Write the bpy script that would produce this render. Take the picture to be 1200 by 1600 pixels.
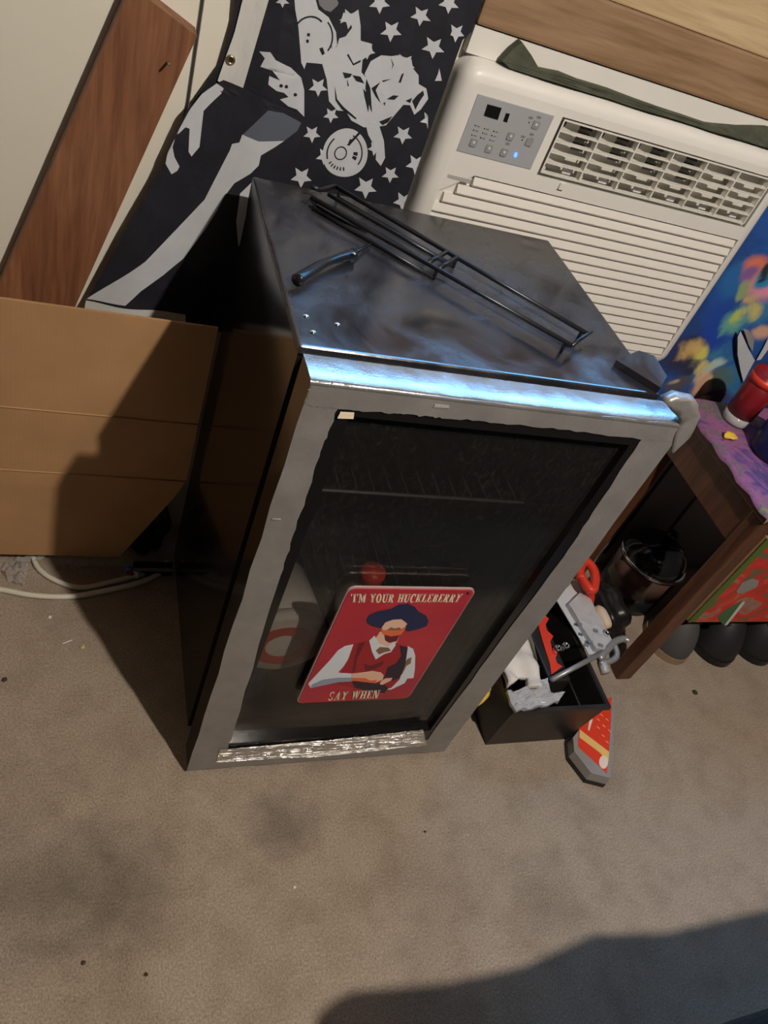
import bpy, bmesh, math, random
from mathutils import Vector, Matrix, Euler
from mathutils.geometry import tessellate_polygon
random.seed(7)
for o in list(bpy.data.objects): bpy.data.objects.remove(o)
S = bpy.context.scene
COL = S.collection
PI = math.pi

# ------------------------------------------------------------------ camera
CAMP = Vector((-0.24169, -0.71568, 1.31234))
CAME = Euler((0.80554, -0.31858, -0.24697), 'XYZ')
FPX = 1233.98
cd = bpy.data.cameras.new('camera'); cam = bpy.data.objects.new('camera', cd); COL.objects.link(cam)
cam.location = CAMP; cam.rotation_euler = CAME
cd.sensor_fit = 'VERTICAL'; cd.sensor_height = 32.0; cd.lens = FPX * 32.0 / 1600.0
cd.clip_start = 0.02
S.camera = cam
CR = CAME.to_matrix()
def ray(u, v): return CR @ Vector(((u - 600) / FPX, -(v - 800) / FPX, -1))
def onY(u, v, y): d = ray(u, v); return CAMP + d * ((y - CAMP.y) / d.y)
def onZ(u, v, z): d = ray(u, v); return CAMP + d * ((z - CAMP.z) / d.z)

# ------------------------------------------------------------------ light
S.view_settings.view_transform = 'Standard'; S.view_settings.look = 'None'
S.view_settings.gamma = 1.0; S.view_settings.use_curve_mapping = False
S.view_settings.exposure = 0.42
W = bpy.data.worlds.new('sky'); S.world = W; W.use_nodes = True
bg = W.node_tree.nodes['Background']; bg.inputs[0].default_value = (0.14, 0.46, 1.0, 1); bg.inputs[1].default_value = 15.0
LAMP = Vector((0.51, -1.10, 2.26))
ld = bpy.data.lights.new('bulb_light', 'POINT'); ld.energy = 100; ld.color = (1.0, 0.90, 0.79); ld.shadow_soft_size = 0.022
lo = bpy.data.objects.new('bulb_light', ld); COL.objects.link(lo); lo.location = LAMP
WIN = (0.10, 1.30, 1.265, 1.85)      # window opening x0 x1 z0 z1
pd = bpy.data.lights.new('window_portal', 'AREA'); pd.shape = 'RECTANGLE'; pd.size = WIN[1]-WIN[0]; pd.size_y = WIN[3]-WIN[2]
pd.cycles.is_portal = True
po = bpy.data.objects.new('window_portal', pd); COL.objects.link(po)
po.location = ((WIN[0]+WIN[1])/2, 0.64, (WIN[2]+WIN[3])/2); po.rotation_euler = (-PI/2, 0, 0)

# ------------------------------------------------------------------ materials
MATS = {}
def nodes(name):
    m = bpy.data.materials.new(name); m.use_nodes = True
    nt = m.node_tree; b = nt.nodes['Principled BSDF']
    MATS[name] = m
    return m, nt, b
def N(nt, t, **kw):
    n = nt.nodes.new(t)
    for k, v in kw.items(): setattr(n, k, v)
    return n
def coords(nt, scale=(1,1,1), rot=(0,0,0)):
    tc = N(nt, 'ShaderNodeTexCoord'); mp = N(nt, 'ShaderNodeMapping')
    mp.inputs['Scale'].default_value = scale; mp.inputs['Rotation'].default_value = rot
    nt.links.new(tc.outputs['Object'], mp.inputs[0]); return mp.outputs[0]
def noise(nt, vec, scale, detail=4, rough=0.55, dist=0):
    n = N(nt, 'ShaderNodeTexNoise'); n.inputs['Scale'].default_value = scale; n.inputs['Detail'].default_value = detail
    n.inputs['Roughness'].default_value = rough; n.inputs['Distortion'].default_value = dist
    nt.links.new(vec, n.inputs['Vector']); return n.outputs['Fac']
def ramp(nt, fac, stops):
    r = N(nt, 'ShaderNodeValToRGB'); e = r.color_ramp.elements
    while len(e) < len(stops): e.new(0.5)
    for i, (p, c) in enumerate(stops):
        e[i].position = p; e[i].color = (*c, 1) if len(c) == 3 else c
    nt.links.new(fac, r.inputs[0]); return r.outputs[0]
def bump(nt, b, h, strength=0.3, dist=0.002):
    n = N(nt, 'ShaderNodeBump'); n.inputs['Strength'].default_value = strength; n.inputs['Distance'].default_value = dist
    nt.links.new(h, n.inputs['Height']); nt.links.new(n.outputs[0], b.inputs['Normal'])
def mat(name, col, rough=0.5, metal=0.0, var=0.0, vscale=30, bmp=0.0, bscale=200, coat=0.0, spec=0.5, alpha=1, trans=0, emit=None, es=1, bdist=0.002, ior=1.45, roughvar=0):
    m, nt, b = nodes(name)
    b.inputs['Base Color'].default_value = (*col, 1); b.inputs['Roughness'].default_value = rough
    b.inputs['Metallic'].default_value = metal; b.inputs['Coat Weight'].default_value = coat
    b.inputs['Specular IOR Level'].default_value = spec; b.inputs['Alpha'].default_value = alpha
    b.inputs['Transmission Weight'].default_value = trans; b.inputs['IOR'].default_value = ior
    v = coords(nt)
    f = noise(nt, v, vscale, 5)
    if var > 0:
        c0 = tuple(max(0, c*(1-var)) for c in col); c1 = tuple(min(1, c*(1+var)) for c in col)
        nt.links.new(ramp(nt, f, [(0.3, c0), (0.7, c1)]), b.inputs['Base Color'])
    if roughvar:
        mr = N(nt, 'ShaderNodeMapRange'); mr.inputs[1].default_value = .3; mr.inputs[2].default_value = .7
        mr.inputs[3].default_value = max(0, rough-roughvar); mr.inputs[4].default_value = rough+roughvar
        nt.links.new(f, mr.inputs[0]); nt.links.new(mr.outputs[0], b.inputs['Roughness'])
    if bmp > 0: bump(nt, b, noise(nt, v, bscale, 4), bmp, bdist)
    if emit:
        b.inputs['Emission Color'].default_value = (*emit, 1); b.inputs['Emission Strength'].default_value = es
    return m
def wood(name, dark, light, axis=2, scale=1.0, rough=0.55, knots=True):
    m, nt, b = nodes(name)
    sc = [26*scale]*3; sc[axis] = 2.2*scale
    v = coords(nt, tuple(sc))
    f = noise(nt, v, 1.3, 6, 0.6, 1.2)
    v2 = coords(nt, tuple(s*4 for s in sc)); g = noise(nt, v2, 1.5, 4)
    c = ramp(nt, f, [(0.30, dark), (0.48, tuple((a+b_)/2 for a, b_ in zip(dark, light))), (0.70, light)])
    mx = N(nt, 'ShaderNodeMix', data_type='RGBA', blend_type='MULTIPLY'); mx.inputs[0].default_value = 0.55
    nt.links.new(c, mx.inputs[6]); nt.links.new(ramp(nt, g, [(0.3, (0.6, 0.55, 0.5)), (0.6, (1, 1, 1))]), mx.inputs[7])
    nt.links.new(mx.outputs[2], b.inputs['Base Color'])
    b.inputs['Roughness'].default_value = rough; bump(nt, b, g, 0.15, 0.001)
    return m

# wall paint
m, nt, b = nodes('wall_paint'); v = coords(nt)
nt.links.new(ramp(nt, noise(nt, v, 3, 4), [(0.3, (0.70, 0.665, 0.56)), (0.7, (0.78, 0.75, 0.65))]), b.inputs['Base Color'])
b.inputs['Roughness'].default_value = 0.6; bump(nt, b, noise(nt, v, 350, 2), 0.08, 0.001)
# carpet
m, nt, b = nodes('carpet'); v = coords(nt)
big = noise(nt, v, 2.6, 3, 0.55, 0.4); mid = noise(nt, v, 14, 5, 0.6); fine = noise(nt, coords(nt, (1, 0.8, 1)), 330, 3, 0.7)
c = ramp(nt, fine, [(0.30, (0.270, 0.205, 0.152)), (0.52, (0.405, 0.330, 0.255)), (0.75, (0.55, 0.465, 0.37))])
mx = N(nt, 'ShaderNodeMix', data_type='RGBA', blend_type='MULTIPLY'); mx.inputs[0].default_value = 0.9
nt.links.new(c, mx.inputs[6]); nt.links.new(ramp(nt, mid, [(0.28, (0.78, 0.76, 0.74)), (0.55, (1, 1, 1))]), mx.inputs[7])
mx2 = N(nt, 'ShaderNodeMix', data_type='RGBA', blend_type='MULTIPLY'); mx2.inputs[0].default_value = 1
nt.links.new(mx.outputs[2], mx2.inputs[6]); nt.links.new(ramp(nt, big, [(0.34, (0.82, 0.80, 0.78)), (0.52, (1, 1, 1))]), mx2.inputs[7])
# two worn stains with their own outline
last = mx2.outputs[2]
for (u_, v_, r_, k_) in ((440, 1285, 0.075, 0.60), (190, 1385, 0.13, 0.66), (60, 1400, 0.14, 0.72), (850, 1410, 0.10, 0.8)):
    p = onZ(u_, v_, 0)
    tc = N(nt, 'ShaderNodeTexCoord'); sb = N(nt, 'ShaderNodeVectorMath', operation='DISTANCE')
    sb.inputs[1].default_value = (p.x, p.y, 0); nt.links.new(tc.outputs['Object'], sb.inputs[0])
    ad = N(nt, 'ShaderNodeMath', operation='MULTIPLY_ADD'); nt.links.new(noise(nt, v, 22, 4), ad.inputs[0]); ad.inputs[1].default_value = r_*1.1
    nt.links.new(sb.outputs['Value'], ad.inputs[2])
    mr = N(nt, 'ShaderNodeMapRange'); mr.inputs[1].default_value = r_*0.75; mr.inputs[2].default_value = r_*1.6
    mr.inputs[3].default_value = k_; mr.inputs[4].default_value = 1.0; nt.links.new(ad.outputs[0], mr.inputs[0])
    mm = N(nt, 'ShaderNodeMix', data_type='RGBA', blend_type='MULTIPLY'); mm.inputs[0].default_value = 1
    nt.links.new(last, mm.inputs[6]); nt.links.new(mr.outputs[0], mm.inputs[7]); last = mm.outputs[2]
nt.links.new(last, b.inputs['Base Color'])
b.inputs['Roughness'].default_value = 0.95; b.inputs['Specular IOR Level'].default_value = 0.1
b.inputs['Sheen Weight'].default_value = 0.15
hs = N(nt, 'ShaderNodeMath', operation='MULTIPLY_ADD'); nt.links.new(mid, hs.inputs[0]); hs.inputs[1].default_value = 1.5; nt.links.new(fine, hs.inputs[2])
bump(nt, b, hs.outputs[0], 0.6, 0.004)

wood('plank_wood', (0.15, 0.052, 0.022), (0.30, 0.130, 0.060), 2, 1.0, 0.6)
wood('sill_wood', (0.22, 0.125, 0.062), (0.37, 0.235, 0.13), 0, 0.8, 0.6)
wood('sill_top_wood', (0.46, 0.33, 0.18), (0.60, 0.45, 0.27), 0, 0.6, 0.5)
wood('panelling', (0.022, 0.018, 0.015), (0.05, 0.040, 0.032), 2, 0.4, 0.6)
wood('table_wood', (0.060, 0.020, 0.010), (0.155, 0.060, 0.028), 2, 1.0, 0.35)
mat('white_trim', (0.74, 0.72, 0.66), 0.5)
mat('ac_white', (0.76, 0.74, 0.69), 0.38, var=0.03, vscale=6)
mat('ac_slat', (0.75, 0.72, 0.66), 0.42)
mat('ac_grille', (0.66, 0.64, 0.57), 0.45)
mat('ac_key', (0.27, 0.275, 0.285), 0.45)
mat('ac_vane', (0.72, 0.70, 0.64), 0.5)
mat('ac_dark', (0.045, 0.042, 0.036), 0.7)
mat('ac_panel', (0.36, 0.37, 0.385), 0.45)
mat('ac_mark', (0.20, 0.20, 0.21), 0.5)
mat('ac_highlight', (0.62, 0.62, 0.62), 0.3)  # pale grey for the highlights painted on keys and louvre
mat('display_black', (0.01, 0.01, 0.01), 0.15)
mat('led_blue', (0.05, 0.1, 0.9), 0.3, emit=(0.03, 0.10, 1.0), es=5)
mat('ac_logo', (0.42, 0.40, 0.37), 0.5)
mat('green_cloth', (0.075, 0.082, 0.055), 0.9, var=0.25, vscale=40, bmp=0.3, bscale=300)
mat('cardboard', (0.47, 0.268, 0.125), 0.75, var=0.10, vscale=8, bmp=0.06, bscale=120)
# cardboard with faint corrugation
m = MATS['cardboard']; nt = m.node_tree; b = nt.nodes['Principled BSDF']
wv = N(nt, 'ShaderNodeTexWave'); wv.bands_direction = 'X'; wv.inputs['Scale'].default_value = 45; wv.inputs['Distortion'].default_value = 0.4
nt.links.new(coords(nt), wv.inputs[0]); bump(nt, b, wv.outputs['Fac'], 0.05, 0.0010)
# flag
mat('flag_black', (0.016, 0.017, 0.024), 0.55, var=0.2, vscale=25, bmp=0.12, bscale=500, spec=0.4)
mat('flag_grey', (0.56, 0.58, 0.62), 0.65, var=0.05, vscale=30, bmp=0.1, bscale=500)
mat('flag_bluegrey', (0.10, 0.115, 0.15), 0.65)
mat('flag_hem', (0.62, 0.62, 0.59), 0.7, bmp=0.15, bscale=700)
mat('brass', (0.55, 0.42, 0.22), 0.3, 1.0)
mat('nail_steel', (0.6, 0.58, 0.55), 0.35, 1.0)
# fridge
m = mat('fridge_top', (0.020, 0.019, 0.020), 0.20, roughvar=0.10, vscale=11, spec=0.5, ior=1.75)
nt = m.node_tree; b = nt.nodes['Principled BSDF']
v = coords(nt); sm = noise(nt, v, 7, 6, 0.62, 0.6)
nt.links.new(ramp(nt, sm, [(0.40, (0.020, 0.019, 0.022)), (0.60, (0.040, 0.039, 0.045)), (0.76, (0.085, 0.085, 0.095))]), b.inputs['Base Color'])
nt.links.new(ramp(nt, sm, [(0.36, (0.09,)*3), (0.64, (0.36,)*3)]), b.inputs['Roughness'])
mat('fridge_side', (0.012, 0.011, 0.011), 0.13, spec=0.5, roughvar=0.04, vscale=5)
mat('fridge_dark', (0.010, 0.010, 0.011), 0.35)
mat('fridge_inside', (0.030, 0.030, 0.032), 0.5, var=0.2, vscale=12)
mat('gasket', (0.006, 0.006, 0.007), 0.5)
mat('shelf_wire', (0.10, 0.10, 0.11), 0.35, 0.6)
def tapemat(name, col, metal, rough, b1, b1s, b2):
    m, nt, b = nodes(name); v = coords(nt)
    b.inputs['Metallic'].default_value = metal
    f = noise(nt, v, 18, 5)
    nt.links.new(ramp(nt, f, [(0.3, tuple(c*0.86 for c in col)), (0.7, tuple(min(1, c*1.1) for c in col))]), b.inputs['Base Color'])
    nt.links.new(ramp(nt, noise(nt, v, 40, 4), [(0.3, (rough*0.75,)*3), (0.7, (rough*1.25,)*3)]), b.inputs['Roughness'])
    a = N(nt, 'ShaderNodeMath', operation='MULTIPLY_ADD'); nt.links.new(noise(nt, v, b1s, 4, 0.6, 1.0), a.inputs[0]); a.inputs[1].default_value = 4.0
    nt.links.new(noise(nt, v, 420, 2), a.inputs[2])
    bump(nt, b, a.outputs[0], b1, b2)
    return m
tapemat('duct_tape', (0.34, 0.325, 0.31), 0.35, 0.40, 0.16, 12, 0.0020)
tapemat('foil_tape', (0.72, 0.70, 0.67), 0.85, 0.30, 0.35, 30, 0.003)
tapemat('top_tape', (0.46, 0.45, 0.44), 0.75, 0.22, 0.10, 10, 0.002)
tapemat('clear_tape', (0.46, 0.45, 0.45), 0.15, 0.35, 0.4, 30, 0.003)
# smoked dusty glass: transparent body + dirt
m, nt, b = nodes('door_glass')
tr = N(nt, 'ShaderNodeBsdfTransparent'); tr.inputs[0].default_value = (0.72, 0.71, 0.70, 1)
gl = N(nt, 'ShaderNodeBsdfGlossy'); gl.inputs['Roughness'].default_value = 0.10; gl.inputs[0].default_value = (0.9, 0.9, 0.9, 1)
lw = N(nt, 'ShaderNodeLayerWeight'); lw.inputs[0].default_value = 0.5
pw = N(nt, 'ShaderNodeMath', operation='POWER'); nt.links.new(lw.outputs['Facing'], pw.inputs[0]); pw.inputs[1].default_value = 5
fr = N(nt, 'ShaderNodeMath', operation='MULTIPLY_ADD'); nt.links.new(pw.outputs[0], fr.inputs[0]); fr.inputs[1].default_value = 0.95; fr.inputs[2].default_value = 0.045
m1 = N(nt, 'ShaderNodeMixShader'); nt.links.new(fr.outputs[0], m1.inputs[0]); nt.links.new(tr.outputs[0], m1.inputs[1]); nt.links.new(gl.outputs[0], m1.inputs[2])
df = N(nt, 'ShaderNodeBsdfDiffuse'); df.inputs[0].default_value = (0.36, 0.34, 0.31, 1)
v = coords(nt, (1, 1, 0.55))
dn = noise(nt, v, 190, 6, 0.8); dl = noise(nt, coords(nt), 5, 3)
dm = N(nt, 'ShaderNodeMath', operation='MULTIPLY'); nt.links.new(ramp(nt, dn, [(0.52, (0, 0, 0)), (0.85, (0.16,)*3)]), dm.inputs[0])
nt.links.new(ramp(nt, dl, [(0.36, (0.12,)*3), (0.62, (1, 1, 1))]), dm.inputs[1])
da = N(nt, 'ShaderNodeMath', operation='ADD'); nt.links.new(dm.outputs[0], da.inputs[0]); da.inputs[1].default_value = 0.022
m2 = N(nt, 'ShaderNodeMixShader'); nt.links.new(da.outputs[0], m2.inputs[0]); nt.links.new(m1.outputs[0], m2.inputs[1]); nt.links.new(df.outputs[0], m2.inputs[2])
nt.links.new(m2.outputs[0], nt.nodes['Material Output'].inputs[0])
# sign
m, nt, b = nodes('sign_red'); v = coords(nt)
nt.links.new(ramp(nt, noise(nt, v, 9, 4), [(0.3, (0.42, 0.022, 0.046)), (0.7, (0.58, 0.036, 0.050))]), b.inputs['Base Color'])
b.inputs['Roughness'].default_value = 0.34
for n_, c_ in dict(sign_cream=(0.92, 0.80, 0.58), sign_navy=(0.018, 0.025, 0.085), sign_skin=(0.90, 0.58, 0.42), sign_orange=(0.85, 0.18, 0.06),
                   sign_white=(0.78, 0.83, 0.90), sign_shade=(0.34, 0.39, 0.50), sign_vest=(0.40, 0.018, 0.026), sign_dark=(0.03, 0.015, 0.035), sign_brown=(0.25, 0.14, 0.08), sign_maroon=(0.16, 0.012, 0.03)).items():
    mat(n_, c_, 0.38)
mat('sign_edge', (0.60, 0.42, 0.40), 0.4, 0.3)
# misc
mat('rack_black', (0.010, 0.010, 0.012), 0.32, spec=0.6)
mat('handle_black', (0.014, 0.014, 0.017), 0.25)
mat('bin_black', (0.022, 0.019, 0.017), 0.42, var=0.3, vscale=20)
mat('cord_white', (0.70, 0.67, 0.55), 0.5)
mat('bag_black', (0.012, 0.011, 0.012), 0.35)
mat('grey_plastic', (0.22, 0.22, 0.23), 0.4)
mat('dark_grey_plastic', (0.26, 0.26, 0.285), 0.5, var=0.1, vscale=8)
mat('rag_white', (0.72, 0.67, 0.60), 0.8, var=0.06, vscale=20)
mat('red_plastic', (0.72, 0.05, 0.025), 0.4)
mat('red_dark', (0.22, 0.012, 0.018), 0.3)
mat('yellow_strap', (0.75, 0.50, 0.05), 0.55)
mat('beige', (0.62, 0.48, 0.36), 0.5)
mat('steel_grey', (0.36, 0.355, 0.35), 0.38, 0.5)
mat('olive_tool', (0.16, 0.15, 0.10), 0.55)
mat('card_red', (0.78, 0.055, 0.025), 0.35)
mat('card_yellow', (0.85, 0.55, 0.18), 0.4)
mat('card_cream', (0.85, 0.72, 0.58), 0.4)
mat('case_clear', (0.30, 0.285, 0.27), 0.22)
mat('navy_cup', (0.006, 0.014, 0.075), 0.35)
mat('chrome', (0.8, 0.8, 0.8), 0.12, 1.0)
mat('pot_black', (0.012, 0.012, 0.014), 0.12)
mat('pot_brown', (0.10, 0.055, 0.045), 0.25)
mat('shoe_black', (0.018, 0.018, 0.020), 0.55)
mat('shoe_grey', (0.075, 0.072, 0.07), 0.6)
mat('shoe_sole', (0.30, 0.22, 0.13), 0.6)
mat('black_blanket', (0.012, 0.015, 0.014), 0.95, bmp=0.5, bscale=60, bdist=0.01)
mat('bit_white', (0.8, 0.78, 0.72), 0.6); mat('bit_tan', (0.62, 0.48, 0.22), 0.6); mat('bit_brown', (0.06, 0.04, 0.025), 0.8)
mat('bulb_glass', (0.9, 0.88, 0.8), 0.4, emit=(1.0, 0.8, 0.6), es=6)
mat('bright_green', (0.09, 0.17, 0.03), 0.5); mat('leaf_green', (0.06, 0.16, 0.06), 0.5); mat('pale', (0.70, 0.68, 0.62), 0.5)
mat('wrapper_blue', (0.12, 0.25, 0.55), 0.3)
# clear film
def film(name, col, a):
    m, nt, b = nodes(name)
    tr = N(nt, 'ShaderNodeBsdfTransparent'); tr.inputs[0].default_value = (0.9, 0.88, 0.86, 1)
    b.inputs['Base Color'].default_value = (*col, 1); b.inputs['Roughness'].default_value = 0.12
    mx = N(nt, 'ShaderNodeMixShader'); mx.inputs[0].default_value = a
    nt.links.new(tr.outputs[0], mx.inputs[1]); nt.links.new(b.outputs[0], mx.inputs[2]); nt.links.new(mx.outputs[0], nt.nodes['Material Output'].inputs[0])
    return m
film('clear_film', (0.62, 0.58, 0.55), 0.45)
film('blister_film', (0.62, 0.62, 0.63), 0.72)
film('window_glass', (0.3, 0.3, 0.3), 0.08)
# printed red box
m, nt, b = nodes('red_print'); v = coords(nt)
f = noise(nt, v, 13, 3, 0.5, 1.5)
nt.links.new(ramp(nt, f, [(0.36, (0.16, 0.13, 0.07)), (0.43, (0.60, 0.035, 0.02)), (0.55, (0.72, 0.05, 0.03)), (0.60, (0.30, 0.24, 0.18)), (0.70, (0.50, 0.06, 0.03))]), b.inputs['Base Color'])
b.inputs['Roughness'].default_value = 0.45
# cosmic tapestry: warped blobs of colour
def cosmic(name, blobs, basecols, nsc=6.0, amp=0.10):
    m, nt, b = nodes(name)
    tc = N(nt, 'ShaderNodeTexCoord')
    nz = N(nt, 'ShaderNodeTexNoise'); nz.inputs['Scale'].default_value = nsc; nz.inputs['Detail'].default_value = 6; nz.inputs['Distortion'].default_value = 0.8
    nt.links.new(tc.outputs['Object'], nz.inputs[0])
    sb = N(nt, 'ShaderNodeVectorMath', operation='SUBTRACT'); nt.links.new(nz.outputs['Color'], sb.inputs[0]); sb.inputs[1].default_value = (.5, .5, .5)
    sc = N(nt, 'ShaderNodeVectorMath', operation='SCALE'); nt.links.new(sb.outputs[0], sc.inputs[0]); sc.inputs['Scale'].default_value = amp*2.4
    wp = N(nt, 'ShaderNodeVectorMath', operation='ADD'); nt.links.new(tc.outputs['Object'], wp.inputs[0]); nt.links.new(sc.outputs[0], wp.inputs[1])
    last = ramp(nt, noise(nt, wp.outputs[0], 5, 5), basecols)
    for (x, y, z, r, c) in blobs:
        d = N(nt, 'ShaderNodeVectorMath', operation='DISTANCE'); d.inputs[1].default_value = (x, y, z); nt.links.new(wp.outputs[0], d.inputs[0])
        mr = N(nt, 'ShaderNodeMapRange'); mr.interpolation_type = 'SMOOTHSTEP'; mr.inputs[1].default_value = r*0.35; mr.inputs[2].default_value = r
        mr.inputs[3].default_value = 1; mr.inputs[4].default_value = 0; nt.links.new(d.outputs['Value'], mr.inputs[0])
        mx = N(nt, 'ShaderNodeMix', data_type='RGBA'); nt.links.new(mr.outputs[0], mx.inputs[0]); nt.links.new(last, mx.inputs[6]); mx.inputs[7].default_value = (*c, 1)
        last = mx.outputs[2]
    nt.links.new(last, b.inputs['Base Color']); b.inputs['Roughness'].default_value = 0.7
    return m
TAPY = 0.488
def TB(u, v, r, c): p = onY(u, v, TAPY); return (p.x, p.y, p.z, r*1.4, c)
cosmic('tapestry', [TB(1085, 540, .05, (.02, .02, .05)), TB(1130, 470, .055, (.012, .07, .36)), TB(1120, 520, .05, (.01, .06, .40)), TB(1145, 440, .05, (.02, .14, .40)),
    TB(1068, 560, .05, (.03, .03, .08)), TB(1075, 545, .028, (.62, .42, .16)), TB(1092, 555, .026, (.72, .66, .14)), TB(1100, 590, .026, (.75, .55, .35)), TB(1095, 605, .025, (.7, .4, .28)),
    TB(1115, 575, .022, (.45, .62, .62)), TB(1125, 595, .03, (.10, .16, .14)), TB(1110, 622, .04, (.05, .03, .08)), TB(1060, 600, .03, (.10, .09, .12)), TB(1052, 598, .012, (.55, .42, .32)),
    TB(1065, 567, .011, (.35, .5, .6)), TB(1150, 500, .03, (.14, .42, .34)), TB(1155, 495, .016, (.5, .62, .12)), TB(1170, 490, .022, (.62, .55, .18)), TB(1180, 440, .03, (.62, .32, .30)),
    TB(1175, 420, .028, (.75, .20, .10)), TB(1165, 435, .02, (.25, .12, .35)), TB(1195, 455, .03, (.80, .30, .45)), TB(1190, 520, .025, (.65, .40, .28)), TB(1195, 435, .02, (.02, .25, .5)), TB(1195, 425, .014, (.02, .03, .03)),
    TB(1083, 548, .018, (.70, .50, .18)), TB(1097, 575, .02, (.72, .60, .20)), TB(1106, 600, .016, (.74, .48, .30)), TB(1100, 618, .014, (.70, .38, .26)), TB(1080, 575, .022, (.03, .03, .06)), TB(1160, 460, .02, (.30, .40, .20)), TB(1172, 470, .018, (.60, .42, .22))],
    [(0.35, (0.008, 0.012, 0.03)), (0.5, (0.012, 0.05, 0.20)), (0.62, (0.015, 0.09, 0.36)), (0.75, (0.05, 0.25, 0.42))], 12.0, 0.034)
cosmic('table_cloth', [], [(0.30, (0.03, 0.015, 0.07)), (0.42, (0.12, 0.07, 0.22)), (0.49, (0.34, 0.11, 0.25)), (0.55, (0.14, 0.12, 0.15)), (0.62, (0.28, 0.24, 0.10)), (0.72, (0.05, 0.04, 0.07))], 22, 0.08)

# ------------------------------------------------------------------ geometry helpers
def obj(name, bm, material, parent=None, smooth=False):
    me = bpy.data.meshes.new(name); bmesh.ops.recalc_face_normals(bm, faces=bm.faces); bm.to_mesh(me); bm.free()
    if smooth:
        for p in me.polygons: p.use_smooth = True
    me.materials.append(MATS[material])
    o = bpy.data.objects.new(name, me); COL.objects.link(o)
    if parent: o.parent = parent; o.matrix_parent_inverse = Matrix.Translation(-parent.location) if parent.type == 'EMPTY' else Matrix()
    return o
def tag(o, label, cat, group=None):
    o['label'] = label; o['category'] = cat
    if group: o['group'] = group
    return o
def struct(o): o['kind'] = 'structure'; return o
def thing(name, label, cat, loc=(0, 0, 0), group=None):
    o = bpy.data.objects.new(name, None); COL.objects.link(o); o.location = loc; o.empty_display_size = 0.05
    return tag(o, label, cat, group)
def add_box(bm, x0, x1, y0, y1, z0, z1, bev=0.0, seg=2):
    r = bmesh.ops.create_cube(bm, size=1.0)
    M = Matrix.Translation(((x0+x1)/2, (y0+y1)/2, (z0+z1)/2)) @ Matrix.Diagonal((x1-x0, y1-y0, z1-z0, 1))
    bmesh.ops.transform(bm, matrix=M, verts=r['verts'])
    if bev > 0:
        es = list({e for v in r['verts'] for e in v.link_edges})
        bmesh.ops.bevel(bm, geom=es, offset=bev, segments=seg, profile=0.6, affect='EDGES')
def box(name, x0, x1, y0, y1, z0, z1, material, parent=None, bev=0.0, seg=2, smooth=False):
    bm = bmesh.new(); add_box(bm, x0, x1, y0, y1, z0, z1, bev, seg); return obj(name, bm, material, parent, smooth)
def add_tube(bm, pts, r, n=10, cap=True, radii=None):
    pts = [Vector(p) for p in pts]; rings = []
    up = Vector((0.123, 0.2, 0.97))
    prev = None
    for i, p in enumerate(pts):
        a = pts[max(i-1, 0)]; c = pts[min(i+1, len(pts)-1)]
        t = (c - a).normalized()
        if prev is None: nrm = t.cross(up).normalized()
        else: nrm = (prev - t * prev.dot(t)).normalized()
        prev = nrm; bi = t.cross(nrm); rr = radii[i] if radii else r
        rings.append([bm.verts.new(p + (nrm*math.cos(2*PI*k/n) + bi*math.sin(2*PI*k/n))*rr) for k in range(n)])
    for i in range(len(rings)-1):
        for k in range(n): bm.faces.new((rings[i][k], rings[i][(k+1) % n], rings[i+1][(k+1) % n], rings[i+1][k]))
    if cap: bm.faces.new(rings[0]); bm.faces.new(rings[-1])
def smoothpath(pts, sub=6):
    pts = [Vector(p) for p in pts]; out = []
    for i in range(len(pts)-1):
        p0 = pts[max(i-1, 0)]; p1 = pts[i]; p2 = pts[i+1]; p3 = pts[min(i+2, len(pts)-1)]
        for k in range(sub):
            t = k/sub
            out.append(0.5*((2*p1)+(p2-p0)*t+(2*p0-5*p1+4*p2-p3)*t*t+(3*p1-p0-3*p2+p3)*t**3))
    out.append(pts[-1]); return out
def tube(name, pts, r, material, parent=None, n=10, radii=None):
    bm = bmesh.new(); add_tube(bm, pts, r, n, radii=radii); return obj(name, bm, material, parent, True)
def add_lathe(bm, prof, n=28, M=Matrix(), cap=True):
    rings = [[bm.verts.new(M @ Vector((r*math.cos(2*PI*k/n), r*math.sin(2*PI*k/n), z))) for k in range(n)] for r, z in prof]
    for i in range(len(rings)-1):
        for k in range(n): bm.faces.new((rings[i][k], rings[i][(k+1) % n], rings[i+1][(k+1) % n], rings[i+1][k]))
    if cap: bm.faces.new(rings[0]); bm.faces.new(rings[-1])
def lathe(name, prof, material, parent=None, n=28, M=Matrix(), smooth=True):
    bm = bmesh.new(); add_lathe(bm, prof, n, M); return obj(name, bm, material, parent, smooth)
def add_plate(bm, loops, f, thick):
    """loops: 2D outlines (first outer, rest holes); f(u, v, w) -> world point; solid plate between w=0 and w=thick"""
    L = [[Vector((p[0], p[1], 0)) for p in l] for l in loops]
    tris = tessellate_polygon(L); flat = [p for l in L for p in l]
    A = [bm.verts.new(f(p.x, p.y, 0)) for p in flat]
    Bv = [bm.verts.new(f(p.x, p.y, thick)) for p in flat] if thick else None
    for t in tris:
        try:
            bm.faces.new([A[i] for i in t])
            if Bv: bm.faces.new([Bv[i] for i in reversed(t)])
        except ValueError: pass
    if Bv:
        s = 0
        for l in L:
            n = len(l)
            for i in range(n):
                j = (i+1) % n
                try: bm.faces.new((A[s+i], A[s+j], Bv[s+j], Bv[s+i]))
                except ValueError: pass
            s += n
def plate(name, loops, f, thick, material, parent=None):
    bm = bmesh.new(); add_plate(bm, loops, f, thick); return obj(name, bm, material, parent)
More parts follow.
